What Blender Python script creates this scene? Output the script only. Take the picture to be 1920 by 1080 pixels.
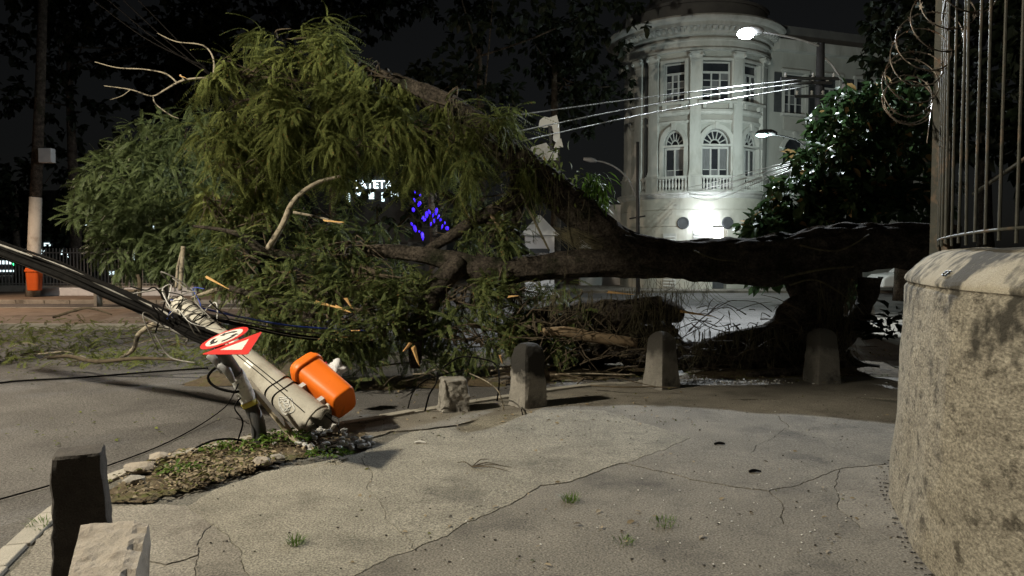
import bpy, bmesh, math, random
import numpy as np
from mathutils import Vector, Matrix, noise

for o in list(bpy.data.objects):
    bpy.data.objects.remove(o)
random.seed(7)
rng = np.random.default_rng(11)
sc = bpy.context.scene
col = sc.collection

# ------------------------------------------------------------------ camera, world, light, exposure
FPX, HCAM, PITCH = 1370.0, 1.6, math.atan(60 / 1370)
cd = bpy.data.cameras.new('camera')
cam = bpy.data.objects.new('camera', cd)
col.objects.link(cam)
cam.location = (0, 0, HCAM)
cam.rotation_euler = (math.radians(90) - PITCH, 0, 0)
cd.sensor_width = 36
cd.lens = 36 * FPX / 1920
cd.clip_start, cd.clip_end = 0.05, 2000
sc.camera = cam

world = bpy.data.worlds.new('World')
sc.world = world
world.use_nodes = True
wn = world.node_tree
sky = wn.nodes.new('ShaderNodeTexSky')
sky.sky_type = 'NISHITA'
sky.sun_disc = False
sky.sun_elevation = math.radians(12.0)
sky.sun_rotation = math.radians(200)
hs = wn.nodes.new('ShaderNodeHueSaturation')
hs.inputs['Saturation'].default_value = .25
wn.links.new(sky.outputs[0], hs.inputs['Color'])
wn.links.new(hs.outputs[0], wn.nodes['Background'].inputs[0])
wn.nodes['Background'].inputs[1].default_value = 0.0010

sd = bpy.data.lights.new('moon_sun', 'SUN')
sun = bpy.data.objects.new('moon_sun', sd)
col.objects.link(sun)
sd.energy = 0.012
sd.angle = math.radians(10)
sd.color = (1, 0.95, 0.88)
sun.rotation_euler = (math.radians(50), 0, math.radians(-30))

vs_ = sc.view_settings
vs_.view_transform = 'Standard'
vs_.look = 'None'
vs_.gamma = 1
vs_.exposure = 0.38
vs_.use_curve_mapping = False
sc.cycles.use_denoising = True
sc.cycles.max_bounces = 5
sc.cycles.diffuse_bounces = 2
sc.cycles.glossy_bounces = 2
sc.cycles.transmission_bounces = 2
sc.cycles.sample_clamp_indirect = 3

KEY_POS = Vector((-8.4, 3.3, 7.5))      # street lamp left of the frame
LED_POS = Vector((5.96, 19.0, 7.3))     # lit lamp in front of the corner building
KEY_W, LED_W, FLOOD_W = 6300, 5200, 85

# ------------------------------------------------------------------ pixel <-> place
_F = Vector((0, math.cos(PITCH), -math.sin(PITCH)))
_U = Vector((0, math.sin(PITCH), math.cos(PITCH)))
_R = Vector((1, 0, 0))
CAMP = Vector((0, 0, HCAM))


def ray(u, v):
    return _F + _R * ((u - 960) / FPX) + _U * ((540 - v) / FPX)


def P(u, v, Y):
    d = ray(u, v)
    return CAMP + d * (Y / d.y)


def G(u, v, z=0.0):
    d = ray(u, v)
    return CAMP + d * ((z - HCAM) / d.z)


def proj(p):
    q = Vector(p) - CAMP
    f = q.dot(_F)
    return 960 + FPX * q.dot(_R) / f, 540 - FPX * q.dot(_U) / f


# ------------------------------------------------------------------ materials
MATS = {}


def pmat(name, c1, c2, scale=4.0, detail=8, rough=0.9, bump=0.3, bscale=40, c3=None, s3=1.2, t3=(0.52, 0.66),
         spec=0.3, metal=0.0, grain=None, gscale=180, stretch=None, bdist=0.02):
    m = bpy.data.materials.new(name)
    m.use_nodes = True
    nt = m.node_tree
    N, L = nt.nodes, nt.links
    b = N['Principled BSDF']
    b.inputs['Roughness'].default_value = rough
    b.inputs['Metallic'].default_value = metal
    b.inputs['Specular IOR Level'].default_value = spec
    tc = N.new('ShaderNodeTexCoord')
    vec = tc.outputs['Object']
    if stretch:
        mp = N.new('ShaderNodeMapping')
        mp.inputs['Scale'].default_value = stretch
        L.new(vec, mp.inputs['Vector'])
        vec = mp.outputs[0]

    def nz(s, d=detail, r=0.6):
        n = N.new('ShaderNodeTexNoise')
        n.inputs['Scale'].default_value = s
        n.inputs['Detail'].default_value = d
        n.inputs['Roughness'].default_value = r
        L.new(vec, n.inputs['Vector'])
        return n.outputs['Fac']

    def ramp(fac, p0, p1):
        r = N.new('ShaderNodeMapRange')
        r.inputs['From Min'].default_value = p0
        r.inputs['From Max'].default_value = p1
        L.new(fac, r.inputs['Value'])
        return r.outputs[0]

    def mix(fac, a, bb, mode='MIX'):
        x = N.new('ShaderNodeMix')
        x.data_type = 'RGBA'
        x.blend_type = mode
        if isinstance(fac, float):
            x.inputs[0].default_value = fac
        else:
            L.new(fac, x.inputs[0])
        for i, q in ((6, a), (7, bb)):
            if isinstance(q, tuple):
                x.inputs[i].default_value = (*q, 1)
            else:
                L.new(q, x.inputs[i])
        return x.outputs[2]

    c = mix(ramp(nz(scale), 0.32, 0.68), c1, c2)
    if c3:
        c = mix(ramp(nz(s3, 6, 0.65), *t3), c, c3)
    if grain:
        g = ramp(nz(gscale, 2, 0.5), 0.3, 0.7)
        gg = mix(g, (1 - grain,) * 3, (1 + grain,) * 3)
        c = mix(1.0, c, gg, 'MULTIPLY')
    L.new(c, b.inputs['Base Color'])
    if bump:
        bp = N.new('ShaderNodeBump')
        bp.inputs['Strength'].default_value = bump
        bp.inputs['Distance'].default_value = bdist
        L.new(nz(bscale, 6, 0.7), bp.inputs['Height'])
        L.new(bp.outputs[0], b.inputs['Normal'])
    MATS[name] = m
    return m


def emat(name, c, s):
    m = bpy.data.materials.new(name)
    m.use_nodes = True
    b = m.node_tree.nodes['Principled BSDF']
    b.inputs['Base Color'].default_value = (*c, 1)
    b.inputs['Emission Color'].default_value = (*c, 1)
    b.inputs['Emission Strength'].default_value = s
    MATS[name] = m
    return m


def leafmat(name, ca, cb, trans=0.35, rough=0.5, spec=0.3, cdry=None, dry=0.04):
    m = bpy.data.materials.new(name)
    m.use_nodes = True
    nt = m.node_tree
    N, L = nt.nodes, nt.links
    b = N['Principled BSDF']
    b.inputs['Roughness'].default_value = rough
    b.inputs['Specular IOR Level'].default_value = spec
    g = N.new('ShaderNodeNewGeometry')
    tc = N.new('ShaderNodeTexCoord')
    nz = N.new('ShaderNodeTexNoise')
    nz.inputs['Scale'].default_value = 2.2
    L.new(tc.outputs['Object'], nz.inputs['Vector'])
    oi = N.new('ShaderNodeObjectInfo')
    add = N.new('ShaderNodeMath')
    add.operation = 'MULTIPLY_ADD'
    L.new(g.outputs['Random Per Island'], add.inputs[0])
    add.inputs[1].default_value = 0.55
    L.new(nz.outputs['Fac'], add.inputs[2])
    mr = N.new('ShaderNodeMapRange')
    mr.inputs['From Min'].default_value = 0.35
    mr.inputs['From Max'].default_value = 1.2
    L.new(add.outputs[0], mr.inputs['Value'])
    x = N.new('ShaderNodeMix')
    x.data_type = 'RGBA'
    L.new(mr.outputs[0], x.inputs[0])
    x.inputs[6].default_value = (*ca, 1)
    x.inputs[7].default_value = (*cb, 1)
    out = x.outputs[2]
    if cdry:
        th = N.new('ShaderNodeMath')
        th.operation = 'LESS_THAN'
        L.new(g.outputs['Random Per Island'], th.inputs[0])
        th.inputs[1].default_value = dry
        y = N.new('ShaderNodeMix')
        y.data_type = 'RGBA'
        L.new(th.outputs[0], y.inputs[0])
        L.new(out, y.inputs[6])
        y.inputs[7].default_value = (*cdry, 1)
        out = y.outputs[2]
    L.new(out, b.inputs['Base Color'])
    tr = N.new('ShaderNodeBsdfTranslucent')
    L.new(out, tr.inputs['Color'])
    ms = N.new('ShaderNodeMixShader')
    ms.inputs[0].default_value = trans
    L.new(b.outputs[0], ms.inputs[1])
    L.new(tr.outputs[0], ms.inputs[2])
    L.new(ms.outputs[0], N['Material Output'].inputs['Surface'])
    MATS[name] = m
    return m


pmat('earth', (.045, .04, .033), (.08, .068, .05), 2, bump=.5, bscale=12)
pmat('asphalt', (.085, .079, .074), (.135, .126, .118), 1.1, rough=.82, bump=.9, bscale=34, c3=(.062, .058, .055), s3=.5,
     grain=.45, gscale=55, spec=.35, bdist=.03)
pmat('joint', (.085, .078, .064), (.15, .138, .115), 3, bump=.9, bscale=30, c3=(.06, .053, .042), s3=2, grain=.5, gscale=70, bdist=.03)
pmat('concrete_pale', (.205, .186, .148), (.29, .265, .213), 2.3, bump=.8, bscale=58, c3=(.155, .14, .112), s3=1.4, grain=.55,
     gscale=85, bdist=.022)
pmat('concrete_grey', (.15, .134, .11), (.22, .198, .163), 1.9, bump=.8, bscale=50, c3=(.095, .085, .07), s3=1.1, grain=.5,
     gscale=80, bdist=.022)
pmat('concrete_rose', (.20, .18, .15), (.27, .245, .205), 2.2, bump=.9, bscale=40, c3=(.15, .13, .108), s3=1.5, grain=.45, gscale=80, bdist=.025)
pmat('kerb', (.26, .24, .205), (.36, .33, .28), 3, bump=.6, bscale=35, c3=(.15, .135, .11), s3=2, grain=.2)
pmat('soil', (.06, .044, .026), (.12, .088, .05), 7, bump=1, bscale=22, c3=(.09, .085, .03), s3=3, bdist=.03)
pmat('stone', (.20, .185, .16), (.31, .285, .25), 5, bump=.8, bscale=28, c3=(.09, .083, .075), s3=3.2, grain=.25, bdist=.02)
pmat('stone_dark', (.035, .031, .028), (.075, .065, .056), 5, bump=.8, bscale=28, c3=(.11, .1, .085), s3=4, t3=(.6, .75), grain=.25)
pmat('stone_block', (.27, .235, .195), (.36, .315, .265), 3, bump=.8, bscale=20, c3=(.19, .16, .13), s3=5, grain=.15, bdist=.02)
pmat('plaster_wall', (.22, .197, .155), (.36, .328, .262), 5, bump=1.0, bscale=15, c3=(.10, .088, .068), s3=7, t3=(.54, .66), grain=.4,
     gscale=45, bdist=.045, stretch=(1, 1, 1.9))
pmat('wall_cap', (.30, .27, .21), (.38, .345, .275), 3, bump=.9, bscale=30, c3=(.09, .08, .062), s3=2.4, t3=(.56, .66), grain=.25)
pmat('pole_concrete', (.36, .335, .285), (.46, .43, .37), 3, bump=.35, bscale=45, c3=(.27, .245, .2), s3=2.5, grain=.12)
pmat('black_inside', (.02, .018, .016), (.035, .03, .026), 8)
pmat('rubble', (.40, .385, .36), (.56, .545, .51), 8, bump=.8, bscale=40, c3=(.16, .15, .13), s3=6)
pmat('orange_plastic', (.80, .155, .008), (.86, .19, .012), 1.5, rough=.46, bump=.08, bscale=60, spec=.4, c3=(.42, .09, .02), s3=6, t3=(.58, .8))
pmat('orange_faded', (.55, .09, .015), (.62, .12, .02), 3, rough=.5, bump=.05)
pmat('grey_plastic', (.42, .42, .42), (.5, .5, .49), 4, rough=.5, bump=.05)
pmat('post_steel', (.035, .036, .038), (.06, .06, .06), 10, rough=.5, bump=.2, c3=(.1, .085, .07), s3=9)
pmat('tape_white', (.5, .5, .48), (.66, .65, .62), 18, rough=.6, bump=.6, bscale=60, c3=(.25, .25, .24), s3=24)
pmat('tape_yellow', (.6, .5, .1), (.7, .6, .12), 8, rough=.6)
pmat('sign_red', (.58, .028, .026), (.64, .04, .034), 4, rough=.4, bump=.02, c3=(.5, .05, .045), s3=7)
pmat('sign_white', (.68, .64, .57), (.75, .71, .64), 5, rough=.45, bump=.02, c3=(.56, .51, .44), s3=9)
pmat('sign_black', (.015, .015, .017), (.025, .025, .027), 6, rough=.5)
pmat('sign_back', (.3, .3, .3), (.36, .36, .35), 6, rough=.5, metal=.6)
pmat('cable_black', (.0035, .0032, .003), (.008, .0072, .0066), 14, rough=.85, bump=.2, spec=.06)
pmat('cable_grey', (.14, .13, .12), (.24, .225, .2), 14, rough=.55)
pmat('cable_blue', (.02, .04, .22), (.03, .06, .3), 14, rough=.45)
pmat('cable_pale', (.45, .44, .42), (.6, .58, .55), 14, rough=.5)
pmat('wire_bare', (.42, .42, .4), (.52, .52, .5), 10, rough=.35, metal=.5)
pmat('bark', (.026, .0215, .0175), (.10, .082, .065), 6, bump=1.0, bscale=14, c3=(.02, .021, .012), s3=2.2, grain=.5, gscale=30, bdist=.08, rough=.95, spec=.12)
pmat('bark_pale', (.24, .2, .14), (.38, .33, .25), 12, bump=.7, bscale=40, c3=(.07, .06, .045), s3=9, t3=(.5, .6))
pmat('twig', (.05, .038, .025), (.11, .085, .055), 12, bump=.4)
pmat('liana', (.045, .04, .024), (.15, .13, .075), 10, bump=.3)
pmat('wood_fresh', (.55, .30, .10), (.68, .44, .19), 18, bump=.6, bscale=50, rough=.7, stretch=(1, 1, 3))
pmat('wood_batten', (.36, .30, .21), (.48, .41, .30), 9, bump=.4, bscale=30, c3=(.24, .19, .13), s3=5)
pmat('wood_log', (.15, .105, .062), (.23, .165, .1), 9, bump=.7, bscale=25)
pmat('iron_green', (.022, .022, .017), (.045, .044, .034), 9, rough=.6, bump=.3, c3=(.10, .065, .04), s3=7)
pmat('razor_steel', (.12, .10, .08), (.2, .175, .15), 30, rough=.42, metal=.6, c3=(.13, .07, .04), s3=20)
pmat('facade', (.38, .39, .365), (.47, .48, .45), 1.1, bump=.25, bscale=16, c3=(.27, .27, .245), s3=1.1, t3=(.48, .75), stretch=(1, 1, .28))
pmat('facade_base', (.46, .455, .40), (.54, .535, .475), 1.0, bump=.25, bscale=16, c3=(.38, .375, .325), s3=.6)
pmat('facade_ochre', (.33, .325, .30), (.39, .385, .355), 1.3, bump=.25, bscale=16)
pmat('moulding', (.46, .47, .445), (.55, .555, .53), 2, bump=.2, bscale=22, c3=(.33, .33, .30), s3=1.6, t3=(.48, .75), stretch=(1, 1, .35))
pmat('attic_grey', (.12, .12, .12), (.17, .17, .165), 1.2)
pmat('window_glass', (.02, .023, .028), (.035, .038, .044), 2, rough=.14, bump=0, spec=.6)
pmat('curtain', (.10, .105, .11), (.17, .175, .18), 3, rough=.5, bump=0, stretch=(6, 6, 1))
pmat('window_frame', (.42, .43, .42), (.5, .51, .5), 6, rough=.6, bump=.1)
pmat('shutter_dark', (.05, .055, .06), (.08, .085, .09), 6, rough=.6)
pmat('dark_metal', (.03, .03, .032), (.05, .05, .052), 8, rough=.55)
pmat('lamp_housing', (.22, .22, .22), (.3, .3, .3), 6, rough=.45)
pmat('house_pale', (.5, .5, .49), (.6, .6, .585), 1.2, c3=(.36, .36, .35), s3=.8)
pmat('roof_zinc', (.4, .42, .44), (.5, .52, .54), 3, rough=.5, bump=.1)
pmat('shop_wall', (.035, .038, .04), (.06, .062, .064), 2)
pmat('car_white', (.74, .74, .73), (.78, .78, .77), 2, rough=.25, bump=0, spec=.5)
pmat('tyre', (.016, .016, .016), (.026, .026, .026), 8)
pmat('car_glass', (.015, .017, .02), (.022, .024, .027), 3, rough=.08, bump=0, spec=.6)
pmat('bag_white', (.62, .6, .6), (.78, .76, .76), 9, rough=.4, bump=.6, bscale=30)
pmat('bag_red', (.5, .03, .05), (.6, .05, .07), 9, rough=.4, bump=.3)
pmat('litter_white', (.6, .58, .54), (.75, .72, .68), 9, rough=.6)
pmat('island_dirt', (.15, .112, .082), (.24, .185, .14), 2.5, bump=.7, bscale=14, c3=(.09, .066, .047), s3=1)
pmat('white_paint', (.5, .5, .5), (.62, .62, .61), 5, rough=.6)
emat('led_white', (.86, .93, 1.0), 60)
emat('led_small', (.6, 1.0, .95), 14)
emat('key_lens', (1.0, .86, .66), 25)
emat('lit_opening', (1.0, .97, .9), 3.2)
emat('sign_lit', (.8, .96, 1.0), 5)
emat('shop_lit', (.75, .92, .95), 1.3)
emat('bulb_blue', (.05, .01, 1.0), .75)
emat('signal_green', (.05, 1.0, .25), 4)
leafmat('leaf_olive', (.045, .06, .014), (.20, .222, .068), .34, .7, .12, (.2, .13, .04), .02)
leafmat('leaf_green', (.02, .036, .011), (.155, .18, .06), .3, .65, .15, (.2, .13, .05), .03)
leafmat('leaf_grey', (.05, .075, .026), (.15, .185, .075), .3, .55, .3)
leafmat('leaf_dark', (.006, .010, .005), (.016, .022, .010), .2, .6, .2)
leafmat('leaf_gloss', (.012, .03, .012), (.05, .085, .03), .16, .55, .18, (.26, .17, .07), .05)
leafmat('leaf_weed', (.05, .10, .012), (.12, .19, .03), .3, .5, .3)
leafmat('leaf_dry', (.05, .035, .02), (.36, .29, .19), .15, .7, .2, (.1, .1, .03), .25)
M = MATS

# ------------------------------------------------------------------ builders
ORG = {}


def tag(o, label=None, cat=None, group=None, kind=None):
    if label:
        o['label'] = label
    if cat:
        o['category'] = cat
    if group:
        o['group'] = group
    if kind:
        o['kind'] = kind
    return o


def empty(name, loc, label, cat, group=None):
    o = bpy.data.objects.new(name, None)
    o.empty_display_size = .1
    col.objects.link(o)
    o.location = loc
    ORG[o.name] = Vector(loc)
    return tag(o, label, cat, group)


def link_mesh(name, me, mat, parent=None, origin=(0, 0, 0)):
    o = bpy.data.objects.new(name, me)
    if mat is not None and len(me.materials) == 0:
        me.materials.append(mat)
    col.objects.link(o)
    if parent is not None:
        o.parent = parent
        ORG[o.name] = ORG[parent.name]
    else:
        o.location = origin
        ORG[o.name] = Vector(origin)
    return o


class MB:
    def __init__(s):
        s.v, s.f = [], []

    def add(s, vs, fs):
        k = len(s.v)
        s.v += [tuple(p) for p in vs]
        s.f += [tuple(i + k for i in f) for f in fs]
        return s

    def box(s, c, size, R=None):
        c = Vector(c)
        h = Vector(size) / 2
        vs = []
        for z in (-1, 1):
            for x, y in ((-1, -1), (1, -1), (1, 1), (-1, 1)):
                p = Vector((x * h.x, y * h.y, z * h.z))
                vs.append(c + (R @ p if R is not None else p))
        return s.add(vs, [(3, 2, 1, 0), (4, 5, 6, 7), (0, 1, 5, 4), (1, 2, 6, 5), (2, 3, 7, 6), (3, 0, 4, 7)])

    def prism(s, bot, top):
        n = len(bot)
        fs = [tuple(range(n - 1, -1, -1)), tuple(range(n, 2 * n))]
        fs += [(i, (i + 1) % n, n + (i + 1) % n, n + i) for i in range(n)]
        return s.add(list(bot) + list(top), fs)

    def tube(s, pts, rad, n=8, cap=True, rough=0.0, rs=3.0, sub=0, ridge=0.0):
        pts = [Vector(p) for p in pts]
        rad = list(rad) if hasattr(rad, '__len__') else [rad] * len(pts)
        if sub:
            pts, rad = spline(pts, rad, sub)
        m = len(pts)
        up = None
        vs = []
        along = 0.0
        for i, p in enumerate(pts):
            along += (p - pts[i - 1]).length if i else 0
            t = (pts[min(i + 1, m - 1)] - pts[max(i - 1, 0)])
            t = t.normalized() if t.length > 1e-9 else Vector((0, 0, 1))
            if up is None:
                up = t.orthogonal().normalized()
            up = (up - t * up.dot(t))
            up = up.normalized() if up.length > 1e-6 else t.orthogonal().normalized()
            b = t.cross(up)
            for k in range(n):
                a = 2 * math.pi * k / n
                d = up * math.cos(a) + b * math.sin(a)
                r = rad[i]
                if rough:
                    q = p + d * r
                    r *= 1 + ridge * (abs(noise.noise(Vector((math.cos(a) * 3.5, math.sin(a) * 3.5, along * 1.1)))) + .5 * abs(noise.noise(Vector((math.cos(a) * 9, math.sin(a) * 9, along * 3)))) - .3) + rough * (noise.noise(q * rs) + .5 * noise.noise(q * rs * 2.7) + .35 * noise.noise(Vector((a * 2.2, i * .15, rs))))
                vs.append(p + d * r)
        fs = []
        for i in range(m - 1):
            for k in range(n):
                a, b2 = i * n + k, i * n + (k + 1) % n
                fs.append((a, b2, b2 + n, a + n))
        if cap:
            fs.append(tuple(range(n - 1, -1, -1)))
            fs.append(tuple(range((m - 1) * n, m * n)))
        return s.add(vs, fs)

    def lathe(s, c, prof, n=12, ax=None):
        c = Vector(c)
        vs, fs = [], []
        for r, z in prof:
            for k in range(n):
                a = 2 * math.pi * k / n
                p = Vector((r * math.cos(a), r * math.sin(a), z))
                vs.append(c + (ax @ p if ax is not None else p))
        for i in range(len(prof) - 1):
            for k in range(n):
                a, b = i * n + k, i * n + (k + 1) % n
                fs.append((a, b, b + n, a + n))
        fs.append(tuple(range(n - 1, -1, -1)))
        fs.append(tuple(range((len(prof) - 1) * n, len(prof) * n)))
        return s.add(vs, fs)

    def rock(s, c, size, seed=0, sub=1, amp=.35, R=None):
        bm = bmesh.new()
        bmesh.ops.create_icosphere(bm, subdivisions=sub, radius=.5)
        vs = []
        for v in bm.verts:
            q = v.co.copy()
            q *= 1 + amp * noise.noise(q * 3 + Vector((seed * 7.3, seed, 1)))
            q = Vector((q.x * size[0], q.y * size[1], q.z * size[2]))
            vs.append(Vector(c) + (R @ q if R is not None else q))
        fs = [tuple(v.index for v in f.verts) for f in bm.faces]
        bm.free()
        return s.add(vs, fs)

    def build(s, name, mat, parent=None, origin=None, smooth=False, bevel=0):
        org = ORG[parent.name] if parent is not None else Vector(origin or (0, 0, 0))
        me = bpy.data.meshes.new(name)
        me.from_pydata([(p[0] - org.x, p[1] - org.y, p[2] - org.z) for p in s.v], [], s.f)
        if smooth:
            me.polygons.foreach_set('use_smooth', [len(p.vertices) <= 4 for p in me.polygons])
        me.update()
        o = link_mesh(name, me, mat, parent, org)
        if bevel:
            md = o.modifiers.new('bevel', 'BEVEL')
            md.width = bevel
            md.segments = 2
            md.limit_method = 'ANGLE'
        return o


def spline(pts, rad, k):
    op, orr = [], []
    n = len(pts)
    for i in range(n - 1):
        p0, p1, p2, p3 = pts[max(i - 1, 0)], pts[i], pts[i + 1], pts[min(i + 2, n - 1)]
        for j in range(k):
            t = j / k
            op.append(.5 * ((2 * p1) + (p2 - p0) * t + (2 * p0 - 5 * p1 + 4 * p2 - p3) * t * t + (3 * p1 - p0 - 3 * p2 + p3) * t ** 3))
            orr.append(rad[i] * (1 - t) + rad[i + 1] * t)
    op.append(pts[-1])
    orr.append(rad[-1])
    return op, orr


def PP(lst):
    return [P(a[0], a[1], a[2]) for a in lst], [a[3] for a in lst]


def np_mesh(name, V, F):
    me = bpy.data.meshes.new(name)
    V = np.asarray(V, dtype=np.float32)
    F = np.asarray(F, dtype=np.int32)
    k = F.shape[1]
    me.vertices.add(len(V))
    me.vertices.foreach_set('co', V.ravel())
    me.loops.add(F.size)
    me.loops.foreach_set('vertex_index', F.ravel())
    me.polygons.add(len(F))
    me.polygons.foreach_set('loop_start', np.arange(0, F.size, k, dtype=np.int32))
    me.update(calc_edges=True)
    return me


def frames(d, roll):
    """rotation matrices (n,3,3): columns x=d, y, z"""
    d = d / np.linalg.norm(d, axis=1, keepdims=True)
    ref = np.tile(np.array([0, 0, 1.0]), (len(d), 1))
    bad = np.abs(d[:, 2]) > .97
    ref[bad] = (1, 0, 0)
    y = np.cross(ref, d)
    y /= np.linalg.norm(y, axis=1, keepdims=True)
    z = np.cross(d, y)
    c, s = np.cos(roll)[:, None], np.sin(roll)[:, None]
    y2, z2 = y * c + z * s, z * c - y * s
    return np.stack([d, y2, z2], axis=2)


def scatter(tmpl, pos, d, roll, scale):
    V, F = tmpl
    R = frames(d, roll)
    W = np.einsum('nij,kj->nki', R, V) * scale[:, None, None] + pos[:, None, :]
    n, k = len(pos), len(V)
    FF = (F[None, :, :] + (np.arange(n) * k)[:, None, None]).reshape(-1, F.shape[1])
    return W.reshape(-1, 3), FF


def join(parts):
    Vs, Fs, k = [], [], 0
    for V, F in parts:
        Vs.append(V)
        Fs.append(F + k)
        k += len(V)
    return np.concatenate(Vs), np.concatenate(Fs)


def frond(L=.42, pairs=11, ll=.075, lw=.017, droop=.5, seed=0):
    r = np.random.default_rng(seed)
    vs, fs = [], []
    for i in range(pairs):
        s = (i + .6) / pairs
        a = droop * s * 1.5
        x, z = L * (s - .16 * droop * s * s), -L * droop * .62 * s * s
        tx, tz = math.cos(a), -math.sin(a)
        size = ll * (0.55 + .9 * s * (1.25 - s)) * r.uniform(.85, 1.15)
        for sg in (-1, 1):
            fwd = r.uniform(.35, .6)
            dy = sg * math.sqrt(1 - fwd * fwd)
            dx, dz = fwd * tx, fwd * tz - r.uniform(.1, .45)
            nrm = math.sqrt(dx * dx + dy * dy + dz * dz)
            dx, dy_, dz = dx / nrm, dy / nrm, dz / nrm
            b = np.array([x, 0, z])
            dd = np.array([dx, dy_, dz])
            w = np.array([tx, 0, tz]) * lw
            k = len(vs)
            vs += [b, b + dd * size * .5 - w * .9, b + dd * size, b + dd * size * .5 + w * .9]
            fs.append((k, k + 1, k + 2, k + 3))
    # rachis
    k = len(vs)
    m = 6
    for i in range(m + 1):
        s = i / m * .97
        x, z = L * (s - .16 * droop * s * s), -L * droop * .62 * s * s
        vs += [np.array([x, -.003, z]), np.array([x, .003, z])]
    for i in range(m):
        fs.append((k + 2 * i, k + 2 * i + 1, k + 2 * i + 3, k + 2 * i + 2))
    return np.array(vs), np.array(fs)


def bleaf(L=.16, w=.07, fold=.25, curl=.2):
    vs = [(0, 0, 0), (L * .3, -w * .42, fold * w), (L * .3, 0, 0), (L * .3, w * .42, fold * w),
          (L * .65, -w * .5, fold * w - curl * L * .15), (L * .65, 0, -curl * L * .15), (L * .65, w * .5, fold * w - curl * L * .15), (L, 0, -curl * L * .45)]
    fs = [(0, 1, 2, 2), (0, 2, 3, 3)]
    quads = [(1, 4, 5, 2), (2, 5, 6, 3), (4, 7, 5, 5), (5, 7, 6, 6)]
    tri = []
    for f in fs + quads:
        q = list(dict.fromkeys(f))
        if len(q) == 3:
            tri.append(q)
        else:
            tri += [[q[0], q[1], q[2]], [q[0], q[2], q[3]]]
    return np.array(vs, float), np.array(tri)


def cluster_sites(c, r, n, rg, shell=.45):
    u = rg.normal(size=(n, 3))
    u /= np.linalg.norm(u, axis=1, keepdims=True)
    k = rg.uniform(shell ** 3, 1, n) ** (1 / 3)
    lump = np.array([1 + .35 * noise.noise(Vector(a) * 2.3 + Vector(c)) for a in u])
    return np.array(c)[None, :] + u * np.array(r)[None, :] * (k * lump)[:, None], u


def foliage(clusters, tmpls, rg, per=5, spread=.75, down=.35, smin=.75, smax=1.25, holes=(), shell=.45, clump=0, crad=.14):
    """returns arrays pos, dir, roll, scale for all fronds"""
    Ps, Ds = [], []
    for (c, r, n) in clusters:
        if clump:
            k0 = max(2, n // clump)
            s, u = cluster_sites(c, r, k0, rg, shell)
            s = np.repeat(s, clump, 0) + rg.normal(size=(k0 * clump, 3)) * crad * rg.uniform(.4, 1.2, (k0, 1)).repeat(clump, 0)
            u = np.repeat(u, clump, 0)
        else:
            s, u = cluster_sites(c, r, n, rg, shell)
        for k in range(per):
            dd = u * .7 + rg.normal(size=s.shape) * spread
            dd[:, 2] -= down
            Ps.append(s + rg.normal(size=s.shape) * .05)
            Ds.append(dd)
    pos, d = np.concatenate(Ps), np.concatenate(Ds)
    if holes:
        keep = []
        for p in pos:
            u, v = proj(p)
            keep.append(not any(a <= u <= c2 and b <= v <= d2 for a, b, c2, d2 in holes))
        keep = np.array(keep)
        pos, d = pos[keep], d[keep]
    low = pos[:, 2] > .03
    pos, d = pos[low], d[low]
    n = len(pos)
    return pos, d, rg.uniform(-.9, .9, n), rg.uniform(smin, smax, n)


def fol_mesh(name, arr, tmpls, rg):
    pos, d, roll, s = arr
    which = rg.integers(0, len(tmpls), len(pos))
    parts = []
    for i, t in enumerate(tmpls):
        m = which == i
        if m.any():
            parts.append(scatter(t, pos[m], d[m], roll[m], s[m]))
    V, F = join(parts)
    return V, F


def px_cluster(u, v, Y, ru, rv, ry, n):
    c = P(u, v, Y)
    return (tuple(c), (ru / FPX * Y, ry, rv / FPX * Y), n)

# ================================================================== GROUND
def grid_sheet(name, x0, x1, y0, y1, z, nx, ny, mat, amp=0.0, s=.5):
    xs, ys = np.linspace(x0, x1, nx), np.linspace(y0, y1, ny)
    X, Y = np.meshgrid(xs, ys)
    Z = np.full_like(X, z)
    if amp:
        Z = Z + np.array([[amp * noise.noise(Vector((a * s, b * s, 3))) for a in xs] for b in ys])
    V = np.stack([X, Y, Z], -1).reshape(-1, 3)
    i = np.arange(nx * ny).reshape(ny, nx)
    F = np.stack([i[:-1, :-1], i[:-1, 1:], i[1:, 1:], i[1:, :-1]], -1).reshape(-1, 4)
    return tag(link_mesh(name, np_mesh(name, V, F), mat), kind='structure')


ground = grid_sheet('ground', -400, 400, -60, 700, -.16, 12, 12, M['earth'])
road = grid_sheet('road', -45, 60, -12, 34.2, -.125, 90, 60, M['asphalt'], .012, .35)

KERB = [(-2.0, -6), (-2.0, 0), (-2.25, 2.0), (-2.6, 3.2), (-2.84, 4.06), (-2.98, 4.7), (-2.98, 5.34), (-2.74, 5.92), (-2.32, 6.5), (-1.9, 6.88),
        (-1.5, 7.15), (-.8, 7.8), (0, 8.45), (.94, 9.1), (1.86, 9.5), (3.0, 10.9), (4.4, 14), (5.9, 17), (8, 19.6), (14, 21.2), (26, 22)]


def dens(pts, step):
    out = []
    for a, b in zip(pts[:-1], pts[1:]):
        a, b = Vector(a), Vector(b)
        n = max(1, int((b - a).length / step))
        out += [a.lerp(b, i / n) for i in range(n)]
    out.append(Vector(pts[-1]))
    return out


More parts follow.
